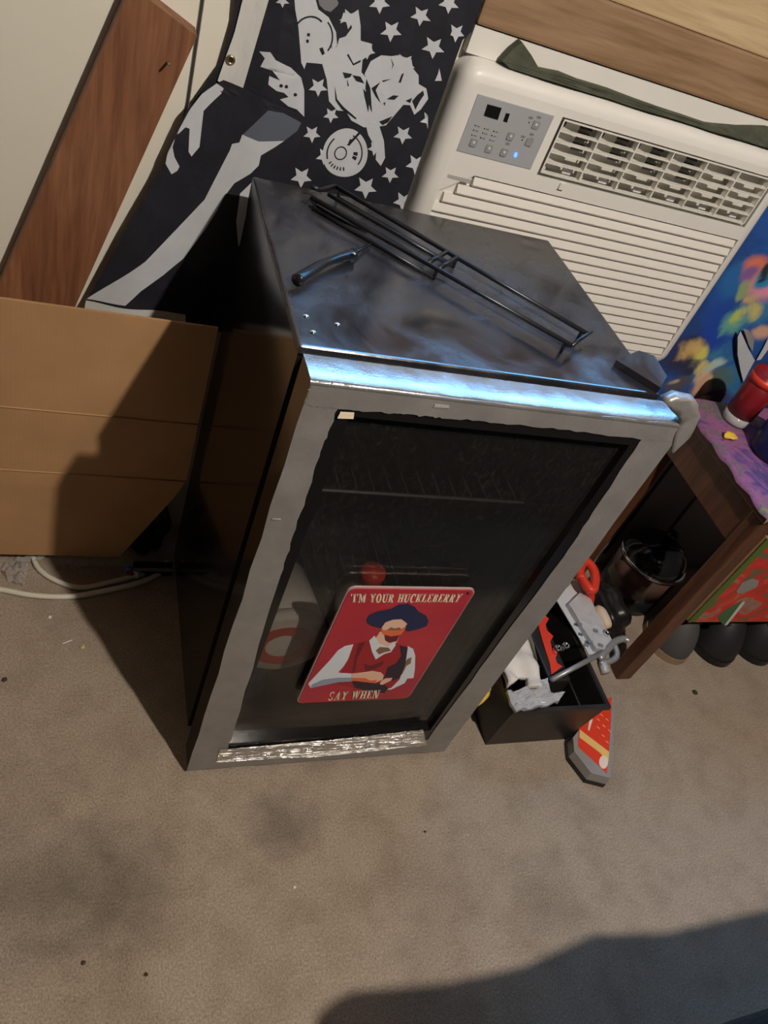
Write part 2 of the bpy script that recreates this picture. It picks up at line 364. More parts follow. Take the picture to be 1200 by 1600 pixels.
def rrect(x0, x1, z0, z1, r, n=5):
    out = []
    for cx, cz, a0 in ((x1-r, z1-r, 0), (x0+r, z1-r, 90), (x0+r, z0+r, 180), (x1-r, z0+r, 270)):
        for k in range(n+1):
            a = math.radians(a0+90*k/n); out.append((cx+r*math.cos(a), cz+r*math.sin(a)))
    return out
def circ(cx, cz, r, n=24, rz=None):
    return [(cx+r*math.cos(2*PI*k/n), cz+(rz or r)*math.sin(2*PI*k/n)) for k in range(n)]
def jitter_line(a, b, n, amp):
    return [(a[0]+(b[0]-a[0])*k/n+random.uniform(-amp, amp), a[1]+(b[1]-a[1])*k/n+random.uniform(-amp, amp)) for k in range(n+1)]
def subdiv_long(bm, L, it=4):
    for _ in range(it):
        es = [e for e in bm.edges if e.calc_length() > L]
        if not es: break
        bmesh.ops.subdivide_edges(bm, edges=es, cuts=1)
        bmesh.ops.triangulate(bm, faces=bm.faces[:])

# ------------------------------------------------------------------ setting
X0, X1, Y0, Y1, ZC = -1.7, 2.3, -2.4, 0.50, 2.40
struct(box('floor', X0, X1, Y0, Y1+0.14, -0.05, 0, 'carpet'))
struct(box('ceiling', X0, X1, Y0, Y1+0.14, ZC, ZC+0.05, 'panelling'))
struct(box('wall_left', X0-0.05, X0, Y0, Y1+0.14, 0, ZC, 'panelling'))
struct(box('wall_right', X1, X1+0.05, Y0, Y1+0.14, 0, ZC, 'panelling'))
struct(box('wall_front', X0, X1, Y0-0.05, Y0, 0, ZC, 'panelling'))
AC = (0.272, 0.937, 0.606, 1.052)
holeA = [(AC[0]+.012, AC[2]+.012), (AC[1]-.012, AC[2]+.012), (AC[1]-.012, AC[3]-.012), (AC[0]+.012, AC[3]-.012)]
holeW = [(WIN[0], WIN[2]), (WIN[1], WIN[2]), (WIN[1], WIN[3]), (WIN[0], WIN[3])]
fy = lambda y: (lambda u, v, w: Vector((u, y+w, v)))
ty = lambda y: (lambda u, v, w: Vector((u, y-w, v)))
SEAM = onY(303, 90, 0.50).x
wb = struct(plate('wall_back', [[(X0, 0), (X1, 0), (X1, ZC), (X0, ZC)], holeA, holeW], fy(0.510), 0.13, 'ac_mark'))
plate('wall_panel', [[(X0, 0), (SEAM-.003, 0), (SEAM-.003, ZC), (X0, ZC)]], fy(0.50), 0.010, 'wall_paint', wb)
plate('wall_panel', [[(SEAM+.003, 0), (X1, 0), (X1, ZC), (SEAM+.003, ZC)], holeA, holeW], fy(0.50), 0.010, 'wall_paint', wb)
# window with frame, mullion and glass above the sill
wn = struct(plate('window_1', [[(WIN[0], WIN[2]), (WIN[1], WIN[2]), (WIN[1], WIN[3]), (WIN[0], WIN[3])],
    [(WIN[0]+.04, WIN[2]+.03), (.66, WIN[2]+.03), (.66, WIN[3]-.04), (WIN[0]+.04, WIN[3]-.04)],
    [(.70, WIN[2]+.03), (WIN[1]-.04, WIN[2]+.03), (WIN[1]-.04, WIN[3]-.04), (.70, WIN[3]-.04)]], fy(0.585), 0.04, 'white_trim'))
box('pane', WIN[0]+.04, .66, .603, .607, WIN[2]+.03, WIN[3]-.04, 'window_glass', wn)
box('pane', .70, WIN[1]-.04, .603, .607, WIN[2]+.03, WIN[3]-.04, 'window_glass', wn)
# wooden rail and deep sill over the air conditioner
struct(box('trim_1', 0.277, 1.35, 0.478, 0.4995, 1.091, 1.170, 'sill_wood', None, 0.004))
struct(box('trim_2', 0.277, 1.35, 0.481, 0.4995, 1.1705, 1.262, 'sill_top_wood', None, 0.003))

# ------------------------------------------------------------------ ceiling lamp (source of the warm light)
cl = thing('ceiling_lamp', 'bare bulb in a white ceiling holder above the carpet', 'lamp', (LAMP.x, LAMP.y, ZC))
lathe('lamp_base', [(0.06, 0), (0.06, -.015), (0.035, -.03), (0.022, -.06), (0.0, -.06)], 'white_trim', cl, M=Matrix.Translation((LAMP.x, LAMP.y, ZC)))
lathe('bulb', [(0.014, -.055), (0.016, -.075), (0.018, -.085), (0.013, -.095), (0.0, -.10)], 'bulb_glass', cl, M=Matrix.Translation((LAMP.x, LAMP.y, ZC)))

# ------------------------------------------------------------------ fridge
FW, FD, FH = 0.500, 0.405, 0.840
fr_ = thing('mini_fridge', 'black glass-door mini fridge with its door frame covered in silver duct tape', 'fridge', (0.25, 0.2, 0))
T = 0.032
box('side_panel', 0, T, 0, FD, 0.012, FH-.012, 'fridge_side', fr_); box('side_panel', FW-T, FW, 0, FD, 0.012, FH-.012, 'fridge_side', fr_)
bm = bmesh.new(); add_box(bm, T, FW-T, FD-T, FD, .012, FH-.012); add_box(bm, T, FW-T, 0.002, FD-T, .012, .06); add_box(bm, T, FW-T, .002, FD-T, FH-.06, FH-.012)
add_box(bm, T, T+.004, .004, FD-T, .06, FH-.06); add_box(bm, FW-T-.004, FW-T, .004, FD-T, .06, FH-.06)
obj('liner', bm, 'fridge_inside', fr_)
tp = box('top_panel', -.002, FW+.002, -.004, FD+.002, FH-.012, FH, 'fridge_top', fr_, 0.004, 3)
for u_, v_ in ((478, 494), (489, 519), (527, 507)):
    p = onZ(u_, v_, FH); lathe('droplet', [(0.004, 0), (0.0036, .0012), (0.002, .002), (0.0002, .0022)], 'chrome', tp, 12, Matrix.Translation((p.x, p.y, FH)))
for x in (.05, FW-.05):
    for y in (.04, FD-.05): lathe('foot', [(0.018, 0), (0.018, .013)], 'fridge_dark', fr_, 12, Matrix.Translation((x, y, 0)))
# shelves: wire racks inside
for zz in (0.60, 0.222):
    bm = bmesh.new()
    add_tube(bm, [(T+.006, .02, zz), (FW-T-.006, .02, zz)], .003, 6); add_tube(bm, [(T+.006, FD-T-.01, zz), (FW-T-.006, FD-T-.01, zz)], .003, 6)
    for k in range(17):
        x = T+.012+k*(FW-2*T-.024)/16; add_tube(bm, [(x, .02, zz), (x, FD-T-.01, zz)], .0016, 5)
    obj('wire_shelf', bm, 'shelf_wire', fr_)
# hinge cover on the front right corner
hp = [onZ(u, v, FH+.009) for u, v in ((963, 563), (998, 548), (1022, 556), (1042, 588), (1032, 606))]
hp = [(p.x, p.y) for p in hp]
plate('hinge_cover', [hp], lambda u, v, w: Vector((u, v, FH+.0005+w)), 0.009, 'fridge_top', fr_)
# door
DX0, DX1, DZ0, DZ1, DY = -.006, .486, .012, .853, -.084
GX0, GX1, GZ0, GZ1 = .036, .434, .085, .822
dr = plate('door', [[(DX0, DZ0), (DX1, DZ0), (DX1, DZ1), (DX0, DZ1)], [(GX0+.012, GZ0+.012), (GX0+.012, GZ1-.01), (GX1-.01, GZ1-.01), (GX1-.01, GZ0+.012)]], fy(DY+.001), .046, 'fridge_side', fr_)
plate('gasket', [[(0.006, .03), (FW-.02, .03), (FW-.02, FH-.016), (.006, FH-.016)], [(.04, .07), (.04, FH-.05), (FW-.05, FH-.05), (FW-.05, .07)]], fy(DY+.0475), .034, 'gasket', dr)
box('glass_pane', GX0+.004, GX1-.004, DY+.012, DY+.018, GZ0+.004, GZ1-.004, 'door_glass', dr)
# duct tape strips over the frame, with torn wavy edges
def P2(u, v): p = onY(u, v, DY); return (p.x, p.z)
def strip(name, pts, y, material, th=0.0008, j=0.0014, n=14, parent=None):
    out = []
    for i in range(len(pts)):
        seg = jitter_line(pts[i], pts[(i+1) % len(pts)], n, j)[:-1]; out += seg
    return plate(name, [out], ty(y), th, material, parent or dr)
strip('tape_strip', [(DX0-.001, DZ0), P2(362, 1165), P2(440, 890), P2(487, 745), P2(522, 640), P2(484, 592)][:1] + [(.050, .012), (.050, .11), P2(438, 900), P2(490, 740), P2(528, 636), (.040, DZ1), (DX0-.001, DZ1)], DY+.0005, 'duct_tape')
strip('tape_strip', [(GX1-.004, .012), (DX1+.001, .012), (DX1+.001, DZ1), (GX1+.002, DZ1), P2(1000, 690), P2(880, 870)], DY+.0003, 'duct_tape')
strip('tape_strip', [P2(528, 638), P2(620, 646), P2(690, 652), P2(820, 664), P2(1000, 686), (DX1, GZ1+.004), (DX1, DZ1), (DX0, DZ1), (DX0, GZ1)], DY, 'duct_tape')
strip('tape_strip', [(DX0, .012), (DX1, .012), (DX1, .06), (.3, .066), (DX0, .05)], DY+.0004, 'duct_tape')
# crinkled foil strip near the bottom
pts = [P2(338, 1190), P2(342, 1170), P2(420, 1163), P2(500, 1156), P2(580, 1148), P2(661, 1139), P2(666, 1163), P2(600, 1170), P2(500, 1181), P2(440, 1183), P2(380, 1187)]
bm = bmesh.new(); out = []
for i in range(len(pts)): out += jitter_line(pts[i], pts[(i+1) % len(pts)], 6, .0012)[:-1]
add_plate(bm, [out], ty(DY-.0012), 0); subdiv_long(bm, .008, 5)
for v in bm.verts: v.co.y -= abs(random.gauss(0, .0006))
obj('foil_strip', bm, 'foil_tape', dr)
# tape folded over the top of the door, wrinkled
bm = bmesh.new(); nx = 60
ry = [(DY-.0012, DZ1-.004), (DY-.001, DZ1-.0005), (DY+.003, DZ1+.0012), (DY+.018, DZ1+.0016), (DY+.034, DZ1+.0012), (DY+.0462, DZ1+.0002)]
grid = []
for i in range(nx+1):
    x = DX0-.001+(DX1-DX0+.002)*i/nx; row = []
    for k, (y, z) in enumerate(ry): row.append(bm.verts.new((x, y, z+(random.gauss(0, .00018) if k > 1 else 0))))
    grid.append(row)
for i in range(nx):
    for k in range(len(ry)-1): bm.faces.new((grid[i][k], grid[i+1][k], grid[i+1][k+1], grid[i][k+1]))
obj('top_tape', bm, 'top_tape', dr, True)
# tape flap wrapping the top right corner, crumpled
bm = bmesh.new(); cpx = [(1030, 618), (1050, 610), (1080, 616), (1086, 640), (1070, 672), (1052, 690), (1040, 700), (1048, 665), (1058, 648)]
c3 = [(onY(u, v, DY+.012)) for u, v in cpx]
add_plate(bm, [[(p.x, p.z) for p in c3]], lambda u, v, w: Vector((u, DY+.012-w, v)), .0142); subdiv_long(bm, .012, 4)
for v in bm.verts: v.co += Vector((random.gauss(0, .0003), random.gauss(0, .0003), random.gauss(0, .0003)))
obj('corner_tape', bm, 'duct_tape', dr, True)
for (u, v, w_, h_, r_) in ((432, 810, .006, .0016, 0), (690, 634, .010, .004, 1), (541, 648, .009, .010, 1)):
    p = P2(u, v); plate('tape_scrap', [[(p[0]-w_, p[1]-h_/2), (p[0]+w_, p[1]-h_/3), (p[0]+w_*.8, p[1]+h_/2), (p[0]-w_*.9, p[1]+h_/2.5)]], ty(DY-.001), .0008, 'sign_cream' if u == 541 else 'clear_tape', dr)

# things inside the fridge, seen through the glass
it = thing('round_tub', 'round white tub with a red ring on its lid behind the fridge glass', 'tub', (.105, .065, 0.2255))
My = lambda x, y, z: Matrix.Translation((x, y, z)) @ Matrix.Rotation(PI/2, 4, 'X')
TCX, TCZ = .104, .300
lathe('tub_body', [(.058, -.11), (.070, -.02), (.072, .012), (.0, .012)], 'pale', it, 32, My(TCX, -.008, TCZ))
lathe('lid', [(.073, .0), (.073, .016), (.066, .020), (.0, .020)], 'rag_white', it, 32, My(TCX, -.008, TCZ))
plate('red_ring', [circ(TCX, TCZ, .050), circ(TCX, TCZ, .029)], ty(-.0285), .0007, 'red_plastic', it)
it2 = thing('milk_jug', 'white jug with a red cap on the lower fridge rack', 'jug', (.27, .10, 0.2255))
lathe('jug_body', [(.045, .0), (.048, .03), (.046, .07), (.020, .105), (.018, .115), (0, .115)], 'pale', it2, 24, Matrix.Translation((.262, .075, 0.2255)))
lathe('cap', [(.021, .115), (.021, .140), (0, .142)], 'red_plastic', it2, 18, Matrix.Translation((.262, .075, 0.2255)))
it3 = thing('soda_can', 'blue and silver can on the fridge floor', 'can', (.11, .05, .0605))
lathe('can_body', [(.026, 0), (.031, .006), (.031, .098), (.026, .108), (0, .108)], 'wrapper_blue', it3, 24, Matrix.Translation((.10, .048, .0605)))
lathe('can_top', [(.026, .1085), (.0265, .111), (.024, .111), (.023, .109), (0, .109)], 'chrome', it3, 24, Matrix.Translation((.10, .048, .0605)))
it4 = thing('cream_bottle', 'off-white squeeze bottle behind the round tub in the fridge', 'bottle', (.095, .20, 0.2255))
lathe('bottle_body', [(.036, 0), (.040, .01), (.040, .17), (.016, .20), (0, .20)], 'rag_white', it4, 24, Matrix.Translation((.085, .215, 0.2255)))
lathe('bottle_cap', [(.016, .20), (.014, .235), (0, .236)], 'rag_white', it4, 18, Matrix.Translation((.085, .215, 0.2255)))

# ------------------------------------------------------------------ red tin sign on the glass door
sg = thing('tin_sign', 'red tin sign with cowboy and cream lettering on the fridge glass', 'sign', (.234, DY-.002, .22))
SY = DY - .0022
sx0, sx1, sz0, sz1 = .134, .333, .222, .522
bm = bmesh.new(); add_plate(bm, [rrect(sx0, sx1, sz0, sz1, .012)], ty(SY+.0035), .0032)
obj('sign_edge', bm, 'sign_edge', sg)
plate('sign_plate', [rrect(sx0+.002, sx1-.002, sz0+.002, sz1-.002, .011)], ty(SY), .0008, 'sign_red', sg)
def SP(cx, cy): p = onY(440+cx/3.75, 890+cy/3.75, SY); return (p.x, p.z)
def art(name, pts, layer, material): return plate(name, [[SP(*q) for q in pts]], ty(SY-.0008-.00035*layer), .0003, material, sg)
art('sleeve', [(420,435),(370,445),(330,470),(280,530),(210,605),(155,665),(170,690),(240,665),(330,655),(412,650),(412,603),(350,605),(330,600),(365,560),(390,520)], 0, 'sign_white')
art('sleeve_shade', [(240,640),(330,628),(412,628),(412,650),(330,655),(170,690),(175,670)], 1, 'sign_shade')
art('sleeve', [(738,445),(770,462),(782,500),(780,580),(772,632),(735,636),(720,662),(640,700),(612,698),(645,655),(690,622),(680,600),(720,540)], 0, 'sign_white')
art('sleeve_shade', [(735,520),(760,510),(755,545),(730,560),(705,610),(690,622),(715,560)], 1, 'sign_brown')
art('vest', [(420,435),(470,420),(510,410),(530,470),(550,520),(620,485),(665,430),(735,450),(725,540),(690,640),(640,690),(560,705),(420,690),(325,665),(340,640),(412,645),(410,605),(355,600),(390,520)], 0.5, 'sign_vest')
art('vest_shadow', [(690,440),(738,452),(725,545),(690,630),(640,650),(600,640),(618,570),(668,545),(700,500)], 1, 'sign_dark')
art('vest_shadow', [(450,430),(490,418),(440,520),(430,590),(412,600),(425,520)], 1, 'sign_maroon')
art('vest_shadow', [(480,545),(520,560),(600,530),(585,560),(540,580),(490,590)], 1, 'sign_maroon')
art('belt', [(410,655),(440,645),(530,660),(600,668),(625,690),(600,720),(520,705),(430,690)], 1, 'sign_dark')
art('hand', [(410,606),(480,598),(530,590),(580,598),(597,615),(590,640),(545,660),(500,655),(410,645)], 1.5, 'sign_skin')
art('hand_shadow', [(410,628),(490,630),(520,645),(560,640),(545,660),(500,655),(410,645)], 2, 'sign_orange')
art('hand', [(580,650),(610,632),(648,630),(640,645),(590,670),(575,668)], 1.5, 'sign_skin')
art('neck', [(575,360),(690,380),(672,425),(622,445),(572,432),(545,405)], 0.7, 'sign_skin')
art('neck_shadow', [(600,375),(690,380),(672,415),(630,425),(605,410)], 1.0, 'sign_maroon')
art('collar', [(512,412),(543,382),(572,432),(622,447),(660,415),(668,438),(640,478),(600,490),(550,522),(528,475)], 1.2, 'sign_white')
art('neckerchief', [(550,470),(575,448),(625,452),(640,470),(600,480),(570,492)], 1.6, 'sign_brown')
art('hat', [(497,290),(510,265),(560,240),(640,225),(690,200),(740,195),(780,215),(800,240),(845,265),(860,295),(850,325),(800,345),(740,358),(712,345),(735,312),(705,285),(650,288),(605,305),(580,338),(530,325),(502,310)], 1.6, 'sign_navy')
art('face', [(585,335),(608,304),(650,290),(700,287),(735,312),(728,340),(700,372),(645,386),(598,374)], 1.4, 'sign_skin')
art('face_shadow', [(578,345),(612,350),(640,335),(665,340),(700,340),(728,330),(715,355),(690,378),(640,386),(592,374)], 1.8, 'sign_orange')
art('moustache', [(612,352),(640,332),(660,340),(690,333),(700,348),(660,350),(640,348)], 2.2, 'sign_brown')
art('screw_dot', [(1085,128),(1098,130),(1096,142),(1083,140)], 1, 'sign_dark')
# heavy slab-serif lettering built from solid strokes, one mesh per letter
def R_(x0, y0, x1, y1): return [[(x0, y0), (x1, y0), (x1, y1), (x0, y1)]]
def arc(cx, cy, rx, ry, a0, a1, n=10): return [(cx+rx*math.cos(math.radians(a0+(a1-a0)*k/n)), cy+ry*math.sin(math.radians(a0+(a1-a0)*k/n))) for k in range(n+1)]
def stem(x, w=.34, serif=.10): return [R_(x, 0, x+w, 1.4), R_(x-serif, 0, x+w+serif, .13), R_(x-serif, 1.27, x+w+serif, 1.4)]
def bowl(x, cy, ry, rx): return [[arc(x, cy, rx, ry, -90, 90)+arc(x, cy, rx-.28, ry-.12, 90, -90)]]
def tri(*p): return [list(p)]
GLYPH = {
 'I': (.60, stem(.13)), 'L': (1.0, stem(.12)+[R_(.1, 0, .95, .13), R_(.80, 0, .95, .42)]),
 'E': (1.0, stem(.12)+[R_(.1, 0, .93, .13), R_(.80, 0, .93, .40), R_(.1, 1.27, .92, 1.4), R_(.80, 1.02, .92, 1.4), R_(.4, .64, .66, .77)]),
 'H': (1.15, stem(.12, .30)+stem(.73, .30)+[R_(.3, .63, .85, .77)]),
 'U': (1.1, [R_(.10, .42, .42, 1.4), R_(0, 1.27, .54, 1.4), R_(.80, .42, .94, 1.4), R_(.66, 1.27, 1.08, 1.4), [arc(.52, .42, .42, .42, 180, 360)+arc(.61, .42, .19, .28, 360, 180)]]),
 'N': (1.2, [R_(.12, 0, .26, 1.4), R_(0, 0, .40, .13), R_(0, 1.27, .30, 1.4), R_(.94, 0, 1.08, 1.4), R_(.80, 1.27, 1.20, 1.4), tri((.12, 1.4), (.50, 1.4), (1.08, 0), (.72, 0))]),
 'M': (1.4, [R_(.12, 0, .24, 1.4), R_(0, 0, .38, .13), R_(0, 1.27, .3, 1.4), R_(.96, 0, 1.28, 1.4), R_(.86, 0, 1.38, .13), R_(1.1, 1.27, 1.38, 1.4), tri((.12, 1.4), (.46, 1.4), (.78, .1), (.58, .1)), tri((.96, 1.4), (1.10, 1.4), (.74, .1), (.62, .1))]),
 'W': (1.5, [tri((.06, 1.4), (.42, 1.4), (.62, 0), (.44, 0)), tri((.62, 1.4), (.76, 1.4), (.56, 0), (.46, 0)), tri((.62, 1.4), (.94, 1.4), (1.10, 0), (.94, 0)), tri((1.26, 1.4), (1.40, 1.4), (1.08, 0), (.96, 0)), R_(0, 1.27, .52, 1.4), R_(1.14, 1.27, 1.5, 1.4)]),
 'A': (1.15, [tri((.10, 0), (.24, 0), (.62, 1.4), (.48, 1.4)), tri((.66, 0), (1.02, 0), (.68, 1.4), (.44, 1.4)), R_(.24, .42, .82, .54), R_(0, 0, .36, .13), R_(.56, 0, 1.12, .13)]),
 'Y': (1.1, [R_(.38, 0, .70, .72), R_(.28, 0, .80, .13), tri((.08, 1.4), (.44, 1.4), (.70, .68), (.40, .62)), tri((.82, 1.4), (.98, 1.4), (.70, .62), (.56, .66)), R_(0, 1.27, .52, 1.4), R_(.72, 1.27, 1.08, 1.4)]),
 'K': (1.15, stem(.12)+[tri((.46, .60), (.80, 1.4), (.98, 1.4), (.50, .42)), tri((.52, .72), (.68, .86), (1.10, 0), (.74, 0)), R_(.70, 1.27, 1.08, 1.4), R_(.66, 0, 1.14, .13)]),
 'B': (1.05, stem(.12)+bowl(.42, 1.04, .36, .46)+bowl(.42, .38, .38, .54)),
 'R': (1.12, stem(.12)+bowl(.42, 1.02, .38, .50)+[tri((.46, .66), (.72, .70), (1.10, 0), (.76, 0))]),
 'O': (1.1, [[arc(.53, .7, .52, .72, 0, 360, 20)[:-1], arc(.53, .7, .20, .58, 0, 360, 20)[:-1]]]),
 'C': (1.05, [[arc(.53, .7, .52, .72, 50, 310, 16)+arc(.56, .7, .20, .58, 310, 50, 16)], R_(.80, .92, .94, 1.38)]),
 'S': (.95, [[arc(.46, 1.02, .42, .38, 20, 230, 10)+[(.80, .40)]+arc(.46, .38, .40, .38, 0, -170, 10)+arc(.46, .38, .22, .24, -170, 0, 8)+[(.24, .86)]+arc(.46, 1.02, .24, .24, 200, 20, 8)]]),
 "'": (.30, [R_(.05, 1.05, .22, 1.4)]), ' ': (.55, [])}
def lettering(body, quad, y):
    TL, TR, BR, BL = [Vector(p) for p in quad]; gap = .10
    tot = sum(GLYPH[c][0]+gap for c in body)-gap; x = 0
    for c in body:
        w, shapes = GLYPH[c]
        if shapes:
            bm = bmesh.new()
            def f(u, v, t, x=x):
                a = (x+u)/tot; q = v/1.4; p = (BL*(1-a)+BR*a)*(1-q)+(TL*(1-a)+TR*a)*q
                return Vector((p.x, y-t, p.y))
            for sh in shapes: add_plate(bm, sh, f, .0002)
            obj('letter', bm, 'sign_cream', sg)
        x += w+gap
lettering("'I'M YOUR HUCKLEBERRY", [SP(405, 138), SP(1062, 140), SP(1035, 188), SP(402, 190)], SY-.0012)
lettering("SAY WHEN", [SP(285, 710), SP(578, 700), SP(562, 748), SP(266, 762)], SY-.0020)

# ------------------------------------------------------------------ wire rack and black tool on the fridge top
rk = thing('wire_rack', 'long black wire rack lying across the fridge top', 'rack', (.26, .24, FH))
def T3(u, v, h): p = onZ(u, v, FH+h); return p
zr = .016
A0, A1 = T3(524, 291, zr), T3(918, 522, zr)
B0, B1 = T3(486, 308, zr), T3(893, 540, zr)
rodR = .0034
for name, a, c in (('side_rod', A0, A1), ('side_rod', B0, B1)): tube(name, [a, c], rodR, 'rack_black', rk, 8)
tube('end_rod', [A1+(B1-A1)*-.25, A1, B1], rodR*.8, 'rack_black', rk, 8)
tube('end_rod', [A0, T3(500, 297, zr), T3(488, 292, zr+.004)], rodR, 'rack_black', rk, 8)
mid = lambda t: (A0+(A1-A0)*t, B0+(B1-B0)*t)
for t in (.46, .50):
    a, c = mid(t); tube('cross_bar', [a, c], rodR, 'rack_black', rk, 8)
a, c = mid(.02); a2, c2 = mid(.5)
tube('centre_rod', [(a+c)/2, (a2+c2)/2], rodR*.9, 'rack_black', rk, 8)
Lz = lambda p, z: Vector((p.x, p.y, z))
# lower frame of the rack with short posts, resting on the top
for a, c in ((A0, A1), (B0, B1)):
    tube('lower_rod', [Lz(a+(c-a)*.02, FH+.003), Lz(a+(c-a)*.5, FH+.003)], .0028, 'rack_black', rk, 8)
    for t in (.02, .5, .98):
        q = a+(c-a)*t; tube('post', [q, Lz(q, FH+.0005)], .0024, 'rack_black', rk, 6)
tube('side_loop', smoothpath([T3(486, 310, .006), T3(497, 322, .004), T3(530, 342, .004), T3(574, 361, .004)], 4), .003, 'rack_black', rk, 8)
kn = thing('kitchen_tool', 'slim black-handled tool pointing at the wire rack on the fridge', 'tool', (.08, .2, FH))
hpts = smoothpath([T3(464, 438, .011), T3(480, 428, .012), T3(505, 412, .011), T3(530, 403, .010), T3(552, 397, .009)], 4)
tube('handle', hpts, .008, 'handle_black', kn, 12, radii=[.0050+.0030*abs(math.cos(k/(len(hpts)-1)*2.6)) for k in range(len(hpts))])
tube('shaft', [T3(552, 397, .009), T3(565, 389, .007), T3(578, 382, .004)], .0022, 'rack_black', kn, 8)
lathe('rivet', [(.0032, 0), (.0026, .0016), (0, .002)], 'chrome', kn, 10, Matrix.Translation(T3(553, 397, .016)))

# ------------------------------------------------------------------ air conditioner
ac = thing('air_conditioner', 'white through-wall air conditioner with grey control panel behind the fridge', 'air conditioner', (.6, .55, AC[2]))
AY = 0.450
# rounded bezel swept around the front
bm = bmesh.new(); rings = []
for off, y in ((0.0245, AY), (0.016, AY+.0012), (0.009, AY+.0045), (0.003, AY+.012), (0.0, AY+.024), (0.0, AY+.048)):
    l = rrect(AC[0]+off, AC[1]-off, AC[2]+off, AC[3]-off, max(.006, .030-off), 6)
    rings.append([bm.verts.new((x, y, z)) for x, z in l])
for i in range(len(rings)-1):
    n = len(rings[i])
    for k in range(n): bm.faces.new((rings[i][k], rings[i][(k+1) % n], rings[i+1][(k+1) % n], rings[i+1][k]))
obj('bezel', bm, 'ac_white', ac, True)
LX0, LX1, LZ0, LZ1 = .453, .905, .922, 1.015           # louvre opening
GZt, GZb, GL, GR = .898, .617, .300, .912               # slatted area
PX = (.304, .438, .928, 1.013)
bm = bmesh.new()
add_plate(bm, [rrect(AC[0]+.0245, AC[1]-.0245, AC[2]+.0245, AC[3]-.0245, .006, 6), [(LX0, LZ0), (LX1, LZ0), (LX1, LZ1), (LX0, LZ1)],
    [(GL, GZb+.016), (GR-.002, GZb+.016), (GR-.002, GZt), (GL+.05, GZt), (GL, GZt-.035)]], fy(AY), .006)
obj('front_plate', bm, 'ac_white', ac)
box('core', AC[0]+.022, AC[1]-.022, AY+.055, .628, AC[2]+.022, AC[3]-.022, 'ac_dark', ac)
box('slat_back', GL-.01, GR+.01, AY+.0085, AY+.016, GZb, GZt+.004, 'ac_slat', ac)
nsl = 15; dz = (GZt-GZb-.017)/nsl
for k in range(nsl):
    zb = GZb+.017+k*dz; zt = zb+dz*.86
    x0 = GL + (.012 if k == nsl-3 else .030 if k == nsl-2 else .052 if k == nsl-1 else 0)
    bm = bmesh.new()
    prof = [(AY+.001, zb), (AY-.001, zb+.003), (AY+.0035, zt), (AY+.010, zt), (AY+.010, zb)]
    va = [bm.verts.new((x0, y, z)) for y, z in prof]; vb = [bm.verts.new((GR-.004, y, z)) for y, z in prof]
    for i in range(5): bm.faces.new((va[i], va[(i+1) % 5], vb[(i+1) % 5], vb[i]))
    bm.faces.new(va); bm.faces.new(vb)
    obj('slat', bm, 'ac_slat', ac)
# louvre: recessed box, grid and vertical vanes
bm = bmesh.new(); d = .034
q = [(LX0, LZ0), (LX1, LZ0), (LX1, LZ1), (LX0, LZ1)]
fa = [bm.verts.new((x, AY+.004, z)) for x, z in q]; fb = [bm.verts.new((x, AY+d, z)) for x, z in q]
for i in range(4): bm.faces.new((fa[i], fa[(i+1) % 4], fb[(i+1) % 4], fb[i]))
obj('louvre_box', bm, 'ac_grille', ac)
bm = bmesh.new(); fa = [bm.verts.new((x, AY+d-.002, z)) for x, z in q]; bm.faces.new(fa); obj('louvre_back', bm, 'ac_grille', ac)
gx0, gx1, gz0, gz1 = LX0+.006, LX1-.006, LZ0+.006, LZ1-.004
for k in range(6):
    z = gz0+(gz1-gz0)*k/5; box('louvre_rail', gx0, gx1, AY+.001, AY+.012, z-.0012, z+.0012, 'ac_vane', ac)
for k in range(7):
    x = gx0+(gx1-gx0)*k/6; box('louvre_bar', x-.0013, x+.0013, AY+.0005, AY+.014, gz0, gz1, 'ac_vane', ac)
cw, rh_ = (gx1-gx0)/6, (gz1-gz0)/5
for k in range(6):
    xa = gx0+cw*k
    bm = bmesh.new(); add_box(bm, -cw*.29, cw*.29, -.001, .001, gz0+.003, gz1-.003)
    bmesh.ops.transform(bm, matrix=Matrix.Translation((xa+cw*.34, AY+.021, 0)) @ Matrix.Rotation(math.radians(14), 4, 'Z'), verts=bm.verts)
    obj('vane', bm, 'ac_grille', ac)
    if k < 4:
        for row in (2, 3, 4): box('air_slot', xa+cw*.64, xa+cw*.96, AY+.026, AY+.030, gz0+rh_*(row+.30), gz0+rh_*(row+.92), 'ac_dark', ac)
        box('air_slot', xa+cw*.03, xa+cw*.16, AY+.012, AY+.015, gz0+rh_*4.25, gz0+rh_*4.95, 'ac_dark', ac)
    box('lit_fleck', xa+cw*.60, xa+cw*.82, AY+.013, AY+.017, gz0+rh_*.15, gz0+rh_*.72, 'ac_highlight', ac)  # white pieces painted in as light catching the bottom row
    box('lit_fleck', xa+cw*.06, xa+cw*.16, AY+.013, AY+.017, gz0+rh_*.08, gz0+rh_*.50, 'ac_highlight', ac)
box('louvre_tab', .500, .510, AY-.004, AY+.002, LZ0-.012, LZ0-.002, 'ac_vane', ac)
box('sleeve_flange', AC[0]+.006, AC[1]-.002, .483, .4995, AC[3]+.0005, 1.0895, 'ac_white', ac)
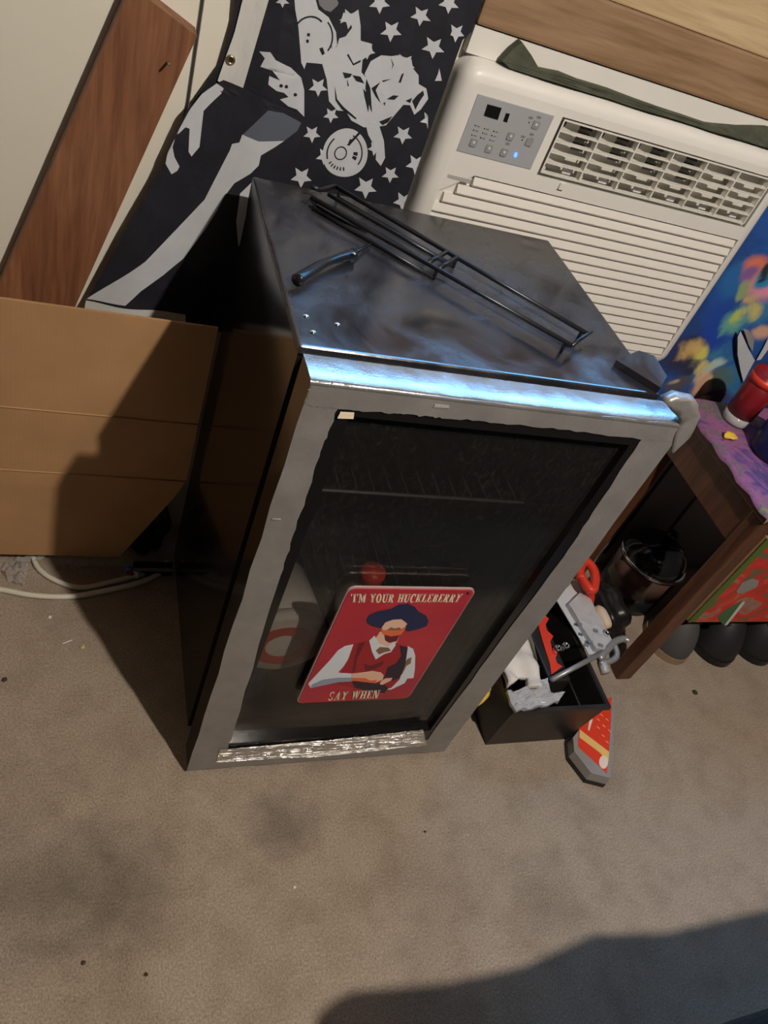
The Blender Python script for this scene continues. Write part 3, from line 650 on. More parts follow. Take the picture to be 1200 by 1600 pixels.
# control panel
cp = box('control_panel', PX[0], PX[1], AY-.0012, AY+.004, PX[2], PX[3], 'ac_panel', ac, .001)
def CP(cx, cy): p = onY(720+cx/7.5, 130+cy/7.5, AY-.0012); return (p.x, p.z)
def mark(name, pts, material, th=.0006): return plate(name, [[CP(*q) for q in pts]], ty(AY-.0012), th, material, cp)
mark('display', [(312,245),(478,290),(432,430),(268,380)], 'display_black')
mark('display', [(528,350),(575,357),(540,460),(495,445)], 'display_black')
for (x, y) in ((148,695),(328,765),(505,810),(582,622),(880,488),(800,690)):
    c = CP(x, y); plate('button', [rrect(c[0]-.0058, c[0]+.0058, c[1]-.0058, c[1]+.0058, .002)], ty(AY-.0012), .0016, 'ac_key', cp)
    if x != 800: plate('button_highlight', [circ(c[0], c[1]+.001, .0021, 10)], ty(AY-.0028), .0006, 'ac_highlight', cp)  # white dot painted as the highlight on each key
for (x, y) in ((170,495),(150,550),(130,605),(278,530),(256,583),(234,637),(385,562),(362,612),(342,665),(800,460),(718,665)):
    c = CP(x, y); plate('indicator', [circ(c[0], c[1], .0010, 8)], ty(AY-.0012), .0006, 'display_black', cp)
    if x < 420: plate('print_mark', [[(c[0]+.003, c[1]-.001), (c[0]+.008, c[1]-.001), (c[0]+.008, c[1]+.0008), (c[0]+.003, c[1]+.0008)]], ty(AY-.0012), .0004, 'ac_mark', cp)
for (x, y) in ((820,405),(915,400),(730,628),(830,600),(548,710),(828,655)):
    c = CP(x, y); plate('print_mark', [[(c[0]-.0035, c[1]-.0018), (c[0]+.0035, c[1]-.0018), (c[0]+.0035, c[1]+.0018), (c[0]-.0035, c[1]+.0018)]], ty(AY-.0012), .0004, 'ac_mark', cp)
c = CP(640, 840); plate('led_light', [circ(c[0], c[1], .0026, 12, .0040)], ty(AY-.0012), .0010, 'led_blue', cp)
# small brand plate: unreadable thin strip
lp = [onY(u, v, AY) for u, v in ((700, 272), (736, 281), (734, 287), (699, 277))]
plate('logo_strip', [[(p.x, p.z) for p in lp]], ty(AY), .0006, 'ac_logo', ac)
# dark cloth wedged between air conditioner and wall
gcp = [(780, 90), (795, 74), (811, 61), (826, 82), (838, 104), (850, 106), (872, 110), (900, 122), (950, 138), (1000, 156), (1050, 174), (1100, 190), (1150, 195), (1196, 197), (1230, 205), (1230, 250), (1196, 238), (1100, 212), (1000, 184), (900, 158), (850, 142), (800, 118)]
bm = bmesh.new(); add_plate(bm, [[(p.x, p.z) for p in (onY(u, v, .478) for u, v in gcp)]], fy(.466), .016); subdiv_long(bm, .03, 3)
for v in bm.verts: v.co.y += .002*math.sin(v.co.x*40)+random.gauss(0, .0005)-.003; v.co.z = max(v.co.z, 1.0535)
tag(obj('gap_cloth', bm, 'green_cloth'), 'dark green cloth wedged behind the top of the air conditioner', 'cloth')

# ------------------------------------------------------------------ diagonal plank on the wall
PY = .462
pp = [(12, 417), (118, 478), (308, 57), (234, 0)]
w2 = [onY(u, v, PY) for u, v in ((-60, 580), (72, 580), (308, 57), (205, -22))]
pk = thing('wooden_plank', 'brown wooden plank leaning diagonally on the cream wall', 'plank', (-.25, .49, .4))
plate('board', [[(p.x, p.z) for p in w2]], fy(PY), .0375, 'plank_wood', pk)
np_ = onY(262, 97, PY); tube('nail', [(np_.x, PY, np_.z), (np_.x, PY-.02, np_.z+.004)], .0016, 'nail_steel', pk, 8)

# ------------------------------------------------------------------ flag
FY = .484
def wave(x, z): return .0042*math.sin(x*26+z*3+.6)+.0026*math.sin(x*61-z*9)
fl = thing('flag', 'black flag with pale motorcycle and stars hanging on the wall behind the fridge', 'flag', (.1, .49, .6))
def clothY(x, z, base): return base+wave(x, z)
def cloth(name, pix, base, material, parent, thick=.0, L=.02, it=5, yproj=None):
    bm = bmesh.new(); y = yproj or base
    add_plate(bm, [[(p.x, p.z) for p in (onY(u, v, y) for u, v in pix)]], lambda a, b_, w: Vector((a, 0, b_)), 0)
    subdiv_long(bm, L, it)
    for v in bm.verts:
        v.co.x = min(v.co.x, .266 if v.co.z < 1.075 else .275); v.co.y = clothY(v.co.x, v.co.z, base)
    if thick:
        g = bmesh.ops.extrude_face_region(bm, geom=bm.faces[:]); bmesh.ops.translate(bm, vec=(0, thick, 0), verts=[e for e in g['geom'] if isinstance(e, bmesh.types.BMVert)])
    return obj(name, bm, material, parent, not thick)
cloth('field', [(293, 172), (345, 100), (366, 30), (378, -90), (785, -90), (752, 0), (715, 125), (660, 330), (640, 420), (395, 430), (395, 300), (470, 186), (382, 140)], FY, 'flag_black', fl, .0015, .025)
def art2(name, pts, layer, material='flag_grey'):
    return cloth(name, [(350+x/3, y/3) for x, y in pts], FY-.0006-.0005*layer, material, fl, 0, .012, 5, FY)
art2('rear_wheel', [(325,-30),(420,-30),(440,40),(490,80),(525,150),(530,210),(500,260),(470,300),(385,290),(375,320),(360,290),(345,120),(330,40)], 0)
art2('bike_body', [(460,300),(530,215),(540,180),(570,170),(600,130),(590,90),(545,110),(560,60),(600,65),(630,45),(640,120),(640,190),(690,205),(700,250),(650,280),(645,340),(670,370),(665,420),(690,520),(730,600),(660,605),(600,570),(570,520),(530,515),(490,470),(480,370)], 0)
art2('fairing', [(660,350),(690,290),(740,265),(790,270),(820,265),(880,280),(885,320),(910,350),(910,390),(945,410),(955,460),(920,510),(890,535),(870,490),(840,490),(800,540),(760,590),(720,600),(700,560),(690,420)], 0)
art2('fork', [(660,560),(720,560),(750,660),(755,740),(735,778),(712,750),(715,700),(680,640)], 0)
art2('front_wheel', [(568+108*math.cos(k*PI/18), 720+116*math.sin(k*PI/18)) for k in range(36)], .3)
def ring2(name, cx, cy, r0, r1, a0, a1, layer, material='flag_black', n=16, ry=1.06):
    A = [math.radians(a0+(a1-a0)*k/n) for k in range(n+1)]
    art2(name, [(cx+r1*math.cos(a), cy+r1*ry*math.sin(a)) for a in A]+[(cx+r0*math.cos(a), cy+r0*ry*math.sin(a)) for a in reversed(A)], layer, material)
ring2('wheel_line', 548, 722, 26, 32, 0, 359, .8)
ring2('wheel_line', 565, 720, 82, 88, -60, 40, .8); ring2('wheel_line', 565, 720, 80, 87, 165, 235, .8)
for a in range(85, 150, 12): ring2('wheel_line', 560, 720, 66, 82, a, a+5, .8, n=3)
for a in (0, 18, 300): ring2('wheel_line', 560, 720, 50, 70, a, a+14, .8, n=4)
art2('fork_line', [(578,685),(655,605),(665,610),(590,690)], .8, 'flag_black')
for pts in ([(555,335),(600,345),(590,360),(565,365)], [(575,365),(585,400),(578,402)], [(600,350),(640,360),(660,395),(620,380)], [(518,400),(528,460),(560,500),(625,560),(620,565),(550,510),(520,465)],
            [(655,420),(672,440),(685,490),(680,535),(672,500),(660,450)], [(695,420),(740,390),(735,395),(715,430),(738,490),(715,460)], [(765,470),(795,450),(820,450),(800,470)], [(785,275),(795,310),(790,330),(800,310)],
            [(820,390),(835,350),(845,345),(830,390)], [(745,385),(790,375),(750,392)], [(880,470),(905,440),(930,420),(935,440),(915,470),(895,510)], [(730,575),(790,545),(770,575),(745,590)], [(850,470),(880,455),(870,480)], [(750,490),(760,482),(757,500)],
            [(445,225),(462,220),(472,250),(460,258)], [(382,180),(395,180),(395,195),(384,195)], [(386,150),(400,150),(400,165),(388,165)], [(575,255),(605,305),(640,290),(640,280),(606,296),(582,250)], [(498,205),(505,200),(505,230)]):
    art2('dark_line', pts, .8, 'flag_black')
ring2('wheel_line', 410, 170, 95, 102, -40, 40, .8); ring2('wheel_line', 400, 150, 70, 78, 200, 320, .8)
art2('smoke_patch', [(165,240),(215,240),(240,275),(310,310),(360,360),(375,420),(375,545),(340,510),(300,495),(260,460),(300,450),(280,430),(245,420),(205,390),(210,350),(260,370),(225,325),(170,310),(190,270)], 0)
for x, y in ((333, 440), (290, 400), (265, 395)): art2('dark_line', [(x+9*math.cos(k), y+9*math.sin(k)) for k in range(6)], .8, 'flag_black')
art2('chrome_patch', [(435,-20),(520,-20),(540,20),(500,55),(470,45),(445,20)], -.3, 'ac_mark')
def star(cx, cy, r, rot=0, cut=None):
    pts = []
    for k in range(10):
        a = math.radians(90+rot+36*k); rr = r if k % 2 == 0 else r*.47
        pts.append((cx+rr*math.cos(a), cy+rr*math.sin(a)))
    if cut: pts = [(max(cut[0], min(cut[1], x)), y) for x, y in pts]
    art2('star', pts, .1)
for s in ((730,15,52,0),(925,78,48,8),(1050,12,48,5),(787,150,54,4),(978,218,54,5),(440,405,46,0),(500,535,38,5),(410,622,42,0),(838,630,46,4),(780,818,42,3),(665,880,54,2),(840,945,48,8),(360,822,52,3),(708,700,34,10),(590,88,50,10),(672,240,42,0),(850,300,48,5),(272,0,32,0)): star(*s)
star(1083, 148, 46, 5, (1056, 1200)); star(900, 770, 50, 5, (0, 930)); star(960, 560, 44, 5, (0, 955)); star(470, 728, 44, 5, (0, 470))
art2('star_fragment', [(1005,315),(1012,345),(1018,375),(985,375),(998,345)], .1)
art2('star_fragment', [(285,712),(310,692),(335,705),(330,715),(308,712),(292,735)], .1)
# white header band with grommet
hd = cloth('header_band', [(400, -90), (442, -90), (419, 0), (377, 146), (340, 127), (367, 50), (379, 0)], FY-.004, 'flag_hem', fl, .0018, .02, 4, FY)
g = onY(361, 96, FY-.006); gy = clothY(g.x, g.z, FY-.004)-.001
lathe('grommet', [(.0032, .0), (.0032, .0022), (.0052, .0026), (.0066, .0012), (.0066, 0)], 'brass', fl, 20, Matrix.Translation((g.x, gy, g.z)) @ Matrix.Rotation(PI/2, 4, 'X'))
plate('grommet_hole', [circ(g.x, g.z, .0036, 14)], ty(gy), .0008, 'flag_black', fl)
# lower corner of the flag pulled down to the left
DYC = .470
lowp = [(350, 128), (322, 142), (293, 172), (278, 203), (258, 249), (250, 266), (200, 352), (135, 472), (225, 498), (340, 520), (420, 545), (470, 420), (440, 300), (480, 185), (382, 140)]
cloth('lower_corner', lowp, DYC, 'flag_black', fl, .0015, .025, 5)
def art3(name, pts, layer, material='flag_grey'):
    return cloth(name, [(100+x/3.158, 80+y/3.158) for x, y in pts], DYC-.0006-.0005*layer, material, fl, 0, .012, 5, DYC)
art3('stripe', [(755,165),(790,190),(780,215),(720,270),(690,300),(670,480),(630,525),(615,500),(620,385),(600,375),(550,420),(535,470),(545,520),(570,570),(560,590),(530,605),(500,550),(510,500),(570,380),(620,290),(680,215)], 0)
art3('stripe', [(880,410),(960,440),(1040,440),(1085,440),(1040,470),(970,510),(960,560),(920,600),(840,650),(790,720),(755,790),(695,740),(760,610),(820,490),(830,460),(865,450)], 0)
art3('stripe', [(695,740),(755,790),(700,880),(590,1030),(490,1110),(380,1180),(310,1245),(110,1225),(250,1130),(400,1030),(560,880),(620,820)], 0)
art3('stripe', [(925,645),(910,720),(895,830),(875,985),(860,960),(850,840),(868,700)], 0)
art3('blue_patch', [(1005,285),(1080,300),(1170,350),(1150,390),(1085,440),(960,440),(880,412)], 0, 'flag_bluegrey')
art3('bottom_hem', [(108,1232),(400,1272),(600,1300),(600,1340),(390,1312),(100,1278)], .2, 'flag_hem')
art3('dark_tear', [(300,1245),(380,1175),(490,1108),(590,1030),(595,1070),(500,1130),(390,1195),(310,1250)], .6, 'flag_black')

# ------------------------------------------------------------------ cardboard
CY = .375
cb = thing('cardboard_box', 'flattened brown cardboard box with two fold lines leaning beside the fridge', 'cardboard', (-.4, CY, 0))
zc = [.034, .256, .397, .600]
for i, loop in enumerate(([(-.85, zc[0]-.01), (-.112, zc[0]-.002), (-.030, .21), (-.012, zc[1]), (-.85, zc[1])], [(-.85, zc[1]), (-.012, zc[1]), (-.012, zc[2]), (-.85, zc[2])], [(-.85, zc[2]), (-.012, zc[2]), (-.012, zc[3]), (-.85, zc[3]-.003)])):
    tilt = 0.0
    plate(('lower_panel', 'middle_panel', 'top_panel')[i], [loop], lambda u, v, w, z0=zc[i], z1=zc[i+1], t=tilt: Vector((u, CY+w-.004*math.sin(PI*(v-z0)/(z1-z0))+t*(v-z0)/(z1-z0), v)), .005, 'cardboard', cb)
box('bottom_flap', -.85, -.46, CY+.005, CY+.05, 0.0, .036, 'cardboard', cb)
for z in (zc[1], zc[2]):
    tube('fold_line', [(-.85, CY+.0002, z), (-.012, CY+.0002, z)], .0018, 'cardboard', cb, 6)
# white cords on the carpet
R0 = .0055
def fl3(L, z=R0): return [onZ(u, v, z) for u, v in L]
tag(tube('extension_cord', smoothpath(fl3([(-160, 905), (-60, 915), (0, 921), (50, 930), (110, 932), (170, 922), (225, 908), (258, 890), (264, 884)]), 6), R0, 'cord_white', None, 10), 'long off-white cord lying along the carpet in front of the cardboard', 'cord')
tag(tube('extension_cord', smoothpath([onZ(262, 878, R0), onZ(222, 896, R0), onZ(170, 910, R0), onZ(125, 918, R0), onZ(85, 906, R0), onZ(62, 890, R0), onZ(53, 874, R0), onZ(52, 862, R0), onZ(58, 850, R0)], 6), R0*.95, 'cord_white', None, 10), 'yellowish cord curling back under the cardboard edge', 'cord')
# clear wrap on the floor
def crumple(name, outline, z, amp, material, L=.02, parent=None, zf=None):
    bm = bmesh.new(); add_plate(bm, [outline], lambda u, v, w: Vector((u, v, z)), 0); subdiv_long(bm, L, 5)
    for v in bm.verts: v.co.z = z+abs(random.gauss(0, amp))+(zf(v.co.x, v.co.y) if zf else 0)
    return obj(name, bm, material, parent)
o2 = [(p.x, p.y) for p in fl3([(2, 893), (20, 877), (75, 868), (80, 873), (44, 886), (38, 918), (15, 914)], 0)]
tag(crumple('plastic_wrap', o2, .002, .008, 'clear_film', .012), 'crumpled clear plastic wrap poking out beneath the cardboard', 'plastic')
# dark bag, power strip and wrapper in the gap beside the fridge
bm = bmesh.new(); bmesh.ops.create_icosphere(bm, subdivisions=4, radius=1)
for v in bm.verts:
    k = 1+.10*math.sin(v.co.x*7+v.co.z*5)+.07*math.sin(v.co.y*11+v.co.x*3)+random.gauss(0, .01)
    v.co = Vector((-.062+v.co.x*.042*k, .424+v.co.y*.028*k, max(0, .07+v.co.z*.075*k)))
tag(obj('plastic_bag', bm, 'bag_black', None, True), 'black plastic bag stuffed behind the cut corner of the cardboard', 'bag')
ps = thing('power_strip', 'slim black and grey power strip on the carpet by the fridge side', 'power strip', (-.05, .36, 0))
a, c = onZ(208, 862, .028), onZ(270, 853, .028)
box('strip_body', a.x, -.006, .352, .372, 0, .024, 'bag_black', ps, .003)
box('strip_edge', a.x, -.006, .349, .353, .018, .026, 'grey_plastic', ps, .0015)
wp = thing('sweet_wrapper', 'tiny crumpled wrapper in blue, red and white by the power strip', 'wrapper', tuple(onZ(208, 895, 0)))
c = onZ(208, 893, .008)
for k, (dx, dy, mt) in enumerate(((-.006, .004, 'wrapper_blue'), (.004, .002, 'pale'), (-.004, -.006, 'red_dark'), (.006, -.007, 'pale'))):
    bm = bmesh.new(); bmesh.ops.create_icosphere(bm, subdivisions=2, radius=.0085)
    for v in bm.verts: v.co *= 1+random.uniform(-.3, .3); v.co += Vector((c.x+dx, c.y+dy, .0095))
    obj('fold', bm, mt, wp)

# ------------------------------------------------------------------ side table
TX0, TX1, TYa, TYb, TZ = .985, 1.56, .060, .405, .566
tb = thing('side_table', 'dark brown wooden side table under a colourful cloth, right of the fridge', 'table', (1.25, .24, 0))
box('table_top', TX0, TX1, TYa, TYb, TZ-.022, TZ, 'table_wood', tb, .004)
for x in (TX0+.006, TX1-.046):
    for y in (TYa+.006, TYb-.040):
        box('leg', x, x+.040, y, y+.034, 0, TZ-.022, 'table_wood', tb, .003)
box('apron', TX0+.010, TX0+.028, TYa+.04, TYb-.04, TZ-.112, TZ-.022, 'table_wood', tb)
box('apron', TX1-.028, TX1-.010, TYa+.04, TYb-.04, TZ-.112, TZ-.022, 'table_wood', tb)
box('apron', TX0+.046, TX1-.046, TYb-.03, TYb-.012, TZ-.112, TZ-.022, 'table_wood', tb)
bm = bmesh.new(); nx, ny = 30, 18; g = []
for i in range(nx+1):
    row = []
    for j in range(ny+1):
        x = TX0-.003+(TX1-TX0+.006)*max(i-1, 0)/(nx-1); y = TYa-.003+(TYb-TYa+.006)*max(j-1, 0)/(ny-1)
        z = TZ+.0030+.0010*math.sin(x*60+y*20)+.0010*math.sin(y*70)
        if i == 0: z -= .009+.003*math.sin(y*90); x -= .002
        if j == 0: z -= .012; y -= .002
        row.append(bm.verts.new((x, y, z)))
    g.append(row)
for i in range(nx):
    for j in range(ny): bm.faces.new((g[i][j], g[i+1][j], g[i+1][j+1], g[i][j+1]))
tag(obj('table_cloth', bm, 'table_cloth', None, True), 'thin purple and pink patterned cloth covering the side table', 'tablecloth')
# on the table
cn = thing('red_tumbler', 'translucent dark red tumbler with clear base on the side table', 'tumbler', (1.085, .345, TZ+.004))
Mt = Matrix.Translation((1.090, .343, TZ+.0055))
lathe('base', [(.028, 0), (.030, .004), (.031, .020), (.0, .020)], 'blister_film', cn, 28, Mt)
lathe('cup', [(.030, .020), (.032, .06), (.034, .125), (.0315, .125), (.029, .03), (0, .026)], 'red_dark', cn, 28, Mt)
lathe('rim_band', [(.0344, .100), (.0348, .116), (.0338, .116), (.0336, .100)], 'red_plastic', cn, 28, Mt)
nc = thing('navy_mug', 'dark navy blue mug standing in front of the red tumbler', 'mug', (1.16, .25, TZ))
lathe('mug_body', [(.045, 0), (.050, .01), (.052, .10), (.049, .10), (.046, .014), (0, .012)], 'navy_cup', nc, 30, Matrix.Translation((1.118, .238, TZ+.0055)))
tube('mug_handle', smoothpath([(1.168, .238, TZ+.03), (1.191, .238, TZ+.04), (1.191, .238, TZ+.07), (1.167, .238, TZ+.085)], 5), .006, 'navy_cup', nc)
wt = thing('pale_pot', 'small pale green pot near the front of the side table', 'pot', (1.13, .155, TZ))
lathe('pot_body', [(.026, 0), (.034, .008), (.038, .045), (.034, .045), (.03, .01), (0, .01)], 'flag_grey', wt, 24, Matrix.Translation((1.105, .140, TZ+.0055)))
lathe('pot_fill', [(.0335, .036), (0, .038)], 'leaf_green', wt, 24, Matrix.Translation((1.105, .140, TZ+.0055)))
wr = thing('foil_scrap', 'small yellow-green foil scrap beside the tumbler base', 'scrap', tuple(onZ(1140, 682, TZ)))
q = onZ(1138, 684, TZ+.004)
bm = bmesh.new(); bmesh.ops.create_icosphere(bm, subdivisions=2, radius=1)
for v in bm.verts: k = 1+random.uniform(-.25, .25); v.co = Vector((q.x+v.co.x*.018*k, q.y+v.co.y*.010*k, TZ+.010+v.co.z*.006*k))
obj('fold', bm, 'yellow_strap', wr)
# tapestry on the wall
bm = bmesh.new(); nx, nz = 40, 20; g = []
for i in range(nx+1):
    row = []
    for j in range(nz+1):
        x = .941+1.0*i/nx; z = .38+.70*j/nz; row.append(bm.verts.new((x, TAPY+.003*math.sin(x*30)+.002*math.sin(z*17+x*8), z)))
    g.append(row)
for i in range(nx):
    for j in range(nz): bm.faces.new((g[i][j], g[i+1][j], g[i+1][j+1], g[i][j+1]))
tp_ = thing('tapestry', 'blue galaxy tapestry with yellow and pink clouds on the wall above the side table', 'tapestry', (1.4, .49, .38))
obj('fabric', bm, 'tapestry', tp_, True)
def tart(name, pts, m_, l=0): return plate(name, [[(p.x, p.z) for p in (onY(1020+x/4.444, 400+y/4.444, TAPY-.004) for x, y in pts)]], ty(TAPY-.006-l), .0006, m_, tp_)
tart('white_fin', [(605,515),(585,560),(585,680),(605,790),(625,870),(660,800),(705,720),(660,640),(625,560)], 'flag_grey')
tart('fin_outline', [(605,512),(596,520),(576,570),(578,690),(600,800),(622,880),(628,868),(606,790),(588,680),(588,560)], 'display_black', -.0003)
tart('white_fin', [(800,560),(760,640),(715,720),(745,715),(800,640)], 'flag_grey')
tart('pale_leaf', [(625,500),(660,510),(700,580),(690,660),(665,620)], 'case_clear', -.0004)

# under the table
sb = thing('storage_bin', 'grey plastic storage bin standing behind the side table', 'bin', (1.28, .45, 0))
box('bin_body', 1.035, 1.53, .418, .474, 0, .46, 'dark_grey_plastic', sb, .008)
box('bin_rib', 1.10, 1.108, .415, .4185, .05, .42, 'fridge_dark', sb)
box('bin_rib', 1.25, 1.258, .415, .4185, .05, .42, 'fridge_dark', sb)
pt = thing('cooking_pot', 'glossy black cooking pot with chrome rim and domed lid under the side table', 'pot', (1.17, .30, 0))
Mp = Matrix.Translation((1.150, .322, 0))
lathe('pot_base', [(.070, 0), (.078, .008), (.080, .06), (0, .06)], 'fridge_dark', pt, 32, Mp)
lathe('pot_body', [(.080, .06), (.083, .14), (0, .14)], 'pot_brown', pt, 32, Mp)
lathe('rim', [(.083, .140), (.087, .142), (.087, .147), (.083, .149)], 'chrome', pt, 36, Mp)
lathe('lid', [(.082, .148)]+[(.082*math.cos(a), .148+.062*math.sin(a)) for a in [k*PI/18 for k in range(1, 9)]]+[(.001, .210)], 'pot_black', pt, 36, Mp)
lathe('knob', [(.010, .208), (.009, .222), (.016, .230), (.014, .238), (0, .240)], 'pot_black', pt, 18, Mp)
bm = bmesh.new(); bmesh.ops.create_icosphere(bm, subdivisions=4, radius=1)
for v in bm.verts:
    k = 1+.08*math.sin(v.co.x*6+v.co.z*7)+.06*math.sin(v.co.y*9); v.co = Vector((1.00+v.co.x*.05*k, .225+v.co.y*.085*k, max(0, .05+v.co.z*.065*k)))
tag(obj('cloth_bundle', bm, 'bag_black', None, True), 'black cloth bundle on the carpet between the table legs', 'cloth')
# printed red box on shoes
rb = thing('printed_box', 'red box with green edge and melon-like print propped on dark shoes', 'box', (1.33, .15, .12))
bx0, bz0, byf = 1.128, .152, .118
box('box_body', bx0+.002, 1.50, byf+.001, byf+.058, bz0, .445, 'cardboard', rb, .002)
plate('print', [[(bx0+.018, bz0+.006), (1.50, bz0-.0+.002), (1.50, .443), (bx0+.018, .443)]], ty(byf+.001), .0008, 'red_print', rb)
plate('green_edge', [[(bx0, bz0), (bx0+.019, bz0+.004), (bx0+.019, .445), (bx0, .445)]], ty(byf+.001), .0010, 'bright_green', rb)
def RB(x, y): p = onY(1040+x/6.669, 820+y/6.669, byf); return (p.x, p.z)
plate('print_leaf', [[RB(*q) for q in ((545,950),(620,890),(720,830),(800,790),(700,920),(640,1020),(600,1040),(560,1000))]], ty(byf), .0006, 'leaf_green', rb)
plate('print_stripe', [[RB(*q) for q in ((610,1045),(770,830),(800,800),(825,800),(800,840),(640,1040))]], ty(byf-.0006), .0006, 'pale', rb)
plate('print_spot', [[RB(*q) for q in ((735,690),(790,610),(900,560),(970,580),(960,630),(860,690),(760,720))]], ty(byf), .0006, 'case_clear', rb)
def shoe(x, y, sc, mt, label):
    s = thing('shoe', label, 'shoe', (x, y, 0), 'shoes under the printed box')
    bm = bmesh.new(); bmesh.ops.create_uvsphere(bm, u_segments=24, v_segments=14, radius=1)
    for v in bm.verts:
        z = v.co.z; v.co = Vector((x+v.co.x*.056*sc, y+.05+v.co.y*.066*sc, .02+max(-.1, z)*(.105+.02*v.co.y)*sc))
    obj('upper', bm, mt, s, True)
    bm = bmesh.new(); add_plate(bm, [circ(x, y+.05, .058*sc, 28, .068*sc)], lambda u, v, w: Vector((u, v, w)), .020); obj('sole', bm, 'shoe_sole' if mt == 'shoe_grey' else 'fridge_dark', s)
    bm = bmesh.new()
    for k in range(3): add_tube(bm, [(x-.03*sc, y+.03+.02*k, .105+.004*k), (x, y+.028+.02*k, .121+.004*k), (x+.03*sc, y+.03+.02*k, .105+.004*k)], .003, 6)
    obj('laces', bm, 'fridge_dark', s)
shoe(1.195, .118, 1.0, 'shoe_grey', 'grey round-toed shoe with tan sole next to the table leg')
shoe(1.335, .112, 1.08, 'shoe_black', 'black round-toed shoe in the middle under the printed box')
shoe(1.470, .112, 1.08, 'shoe_black', 'black round-toed shoe under the far end of the printed box')

# ------------------------------------------------------------------ black tool tray with its clutter
BX0, BX1, BY0, BY1, BH = .578, .798, -.084, .185, .152
tr_ = thing('tool_tray', 'open black plastic tray full of tools on the carpet beside the fridge', 'tray', (.69, .05, 0))
def frus(bm, z0, z1, i0, i1, flip=False):
    a = [bm.verts.new(p) for p in ((BX0+i0, BY0+i0, z0), (BX1-i0, BY0+i0, z0), (BX1-i0, BY1-i0, z0), (BX0+i0, BY1-i0, z0))]
    b_ = [bm.verts.new(p) for p in ((BX0+i1, BY0+i1, z1), (BX1-i1, BY0+i1, z1), (BX1-i1, BY1-i1, z1), (BX0+i1, BY1-i1, z1))]
    for i in range(4): bm.faces.new((a[i], a[(i+1) % 4], b_[(i+1) % 4], b_[i]))
    return a, b_
bm = bmesh.new()
a, b1 = frus(bm, 0, BH, .012, 0); bm.faces.new(a)
c_, d_ = frus(bm, .008, BH, .016, .006); bm.faces.new(c_)
for i in range(4): bm.faces.new((b1[i], b1[(i+1) % 4], d_[(i+1) % 4], d_[i]))
bmesh.ops.remove_doubles(bm, verts=bm.verts, dist=.0001)
obj('tray_body', bm, 'bin_black', tr_)
bm = bmesh.new()
for (x0, x1, y0, y1) in ((BX0-.004, BX1+.004, BY0-.004, BY0+.004), (BX0-.004, BX1+.004, BY1-.004, BY1+.004), (BX0-.004, BX0+.004, BY0+.004, BY1-.004), (BX1-.004, BX1+.004, BY0+.004, BY1-.004)): add_box(bm, x0, x1, y0, y1, BH-.008, BH+.002)
obj('rim', bm, 'bin_black', tr_)
box('divider', .745, .749, BY0+.014, BY1-.014, .008, BH-.018, 'bin_black', tr_)
# white rag with a hole and dangling shiny plastic
def blob(name, ctr, rad, material, lump=.12, sub=4, parent=None, seed=0):
    rr = random.Random(seed); bm = bmesh.new(); bmesh.ops.create_icosphere(bm, subdivisions=sub, radius=1)
    ph = [rr.uniform(0, 6) for _ in range(6)]
    for v in bm.verts:
        k = 1+lump*math.sin(v.co.x*5+ph[0])*math.sin(v.co.y*6+ph[1])+lump*.7*math.sin(v.co.z*9+v.co.x*4+ph[2])+lump*.35*math.sin(v.co.y*17+ph[3])
        v.co = Vector((ctr[0]+v.co.x*rad[0]*k, ctr[1]+v.co.y*rad[1]*k, ctr[2]+v.co.z*rad[2]*k))
    return obj(name, bm, material, parent, True)
def ribbon_loop(pix, z): return [onZ(u, v, z) for u, v in pix]
# rag: plate with hole draped above the tray's contents
RZ = .158
rgo = [(783, 1052), (792, 1024), (808, 1008), (820, 1004), (832, 1022), (836, 1046), (842, 1066), (838, 1080), (822, 1076), (822, 1062), (812, 1058), (800, 1072), (790, 1078)]
bm = bmesh.new(); add_plate(bm, [[(p.x, p.y) for p in ribbon_loop(rgo, RZ)]], lambda u, v, w: Vector((u, v, RZ+w)), .012); subdiv_long(bm, .010, 5)
for v in bm.verts: v.co.z += .006*math.sin(v.co.x*110)+.005*math.sin(v.co.y*95+v.co.x*40)
tag(obj('white_rag', bm, 'rag_white', None, True), 'bunched white rag sticking up at the front of the tool tray', 'rag')
o2 = [(p.x, p.y) for p in ribbon_loop([(790, 1082), (815, 1078), (838, 1062), (855, 1060), (862, 1080), (880, 1084), (872, 1098), (840, 1106), (806, 1112), (796, 1098)], RZ)]
bm = bmesh.new(); add_plate(bm, [o2], lambda u, v, w: Vector((u, v, RZ-.004+w)), .008); subdiv_long(bm, .012, 5)
for v in bm.verts: v.co.z += .006*math.sin(v.co.x*150+v.co.y*60)+random.gauss(0, .0012)
tag(obj('plastic_pouch', bm, 'blister_film'), 'shiny clear plastic pouch over the front rim of the tray', 'pouch')
# red toothed strip
bm = bmesh.new(); base = [onZ(u, v, .150) for u, v in ((846, 958), (852, 985), (860, 1012), (868, 1036), (870, 1052))]
edge = []
for i in range(len(base)-1):
    for k in range(3):
        p = base[i].lerp(base[i+1], k/3); edge.append(p+Vector((.016 if k == 1 else .004, 0, 0)))
loop = [(p.x, p.y) for p in edge]+[(p.x-.014, p.y-.002) for p in reversed(base)]
add_plate(bm, [loop], lambda u, v, w: Vector((u, v, .140+w)), .010)
tag(obj('toothed_strip', bm, 'red_plastic'), 'orange-red plastic strip with a toothed edge inside the tool tray', 'tool part')
ol = thing('pliers', 'dull olive-handled pliers lying beside the red toothed strip', 'pliers', tuple(onZ(835, 1000, .13)))
tube('grip', smoothpath([onZ(822, 985, .140), onZ(833, 1010, .138), onZ(845, 1040, .13)], 4), .008, 'olive_tool', ol, 10)
tube('grip', smoothpath([onZ(836, 985, .136), onZ(845, 1008, .134), onZ(850, 1040, .126)], 4), .007, 'olive_tool', ol, 10)
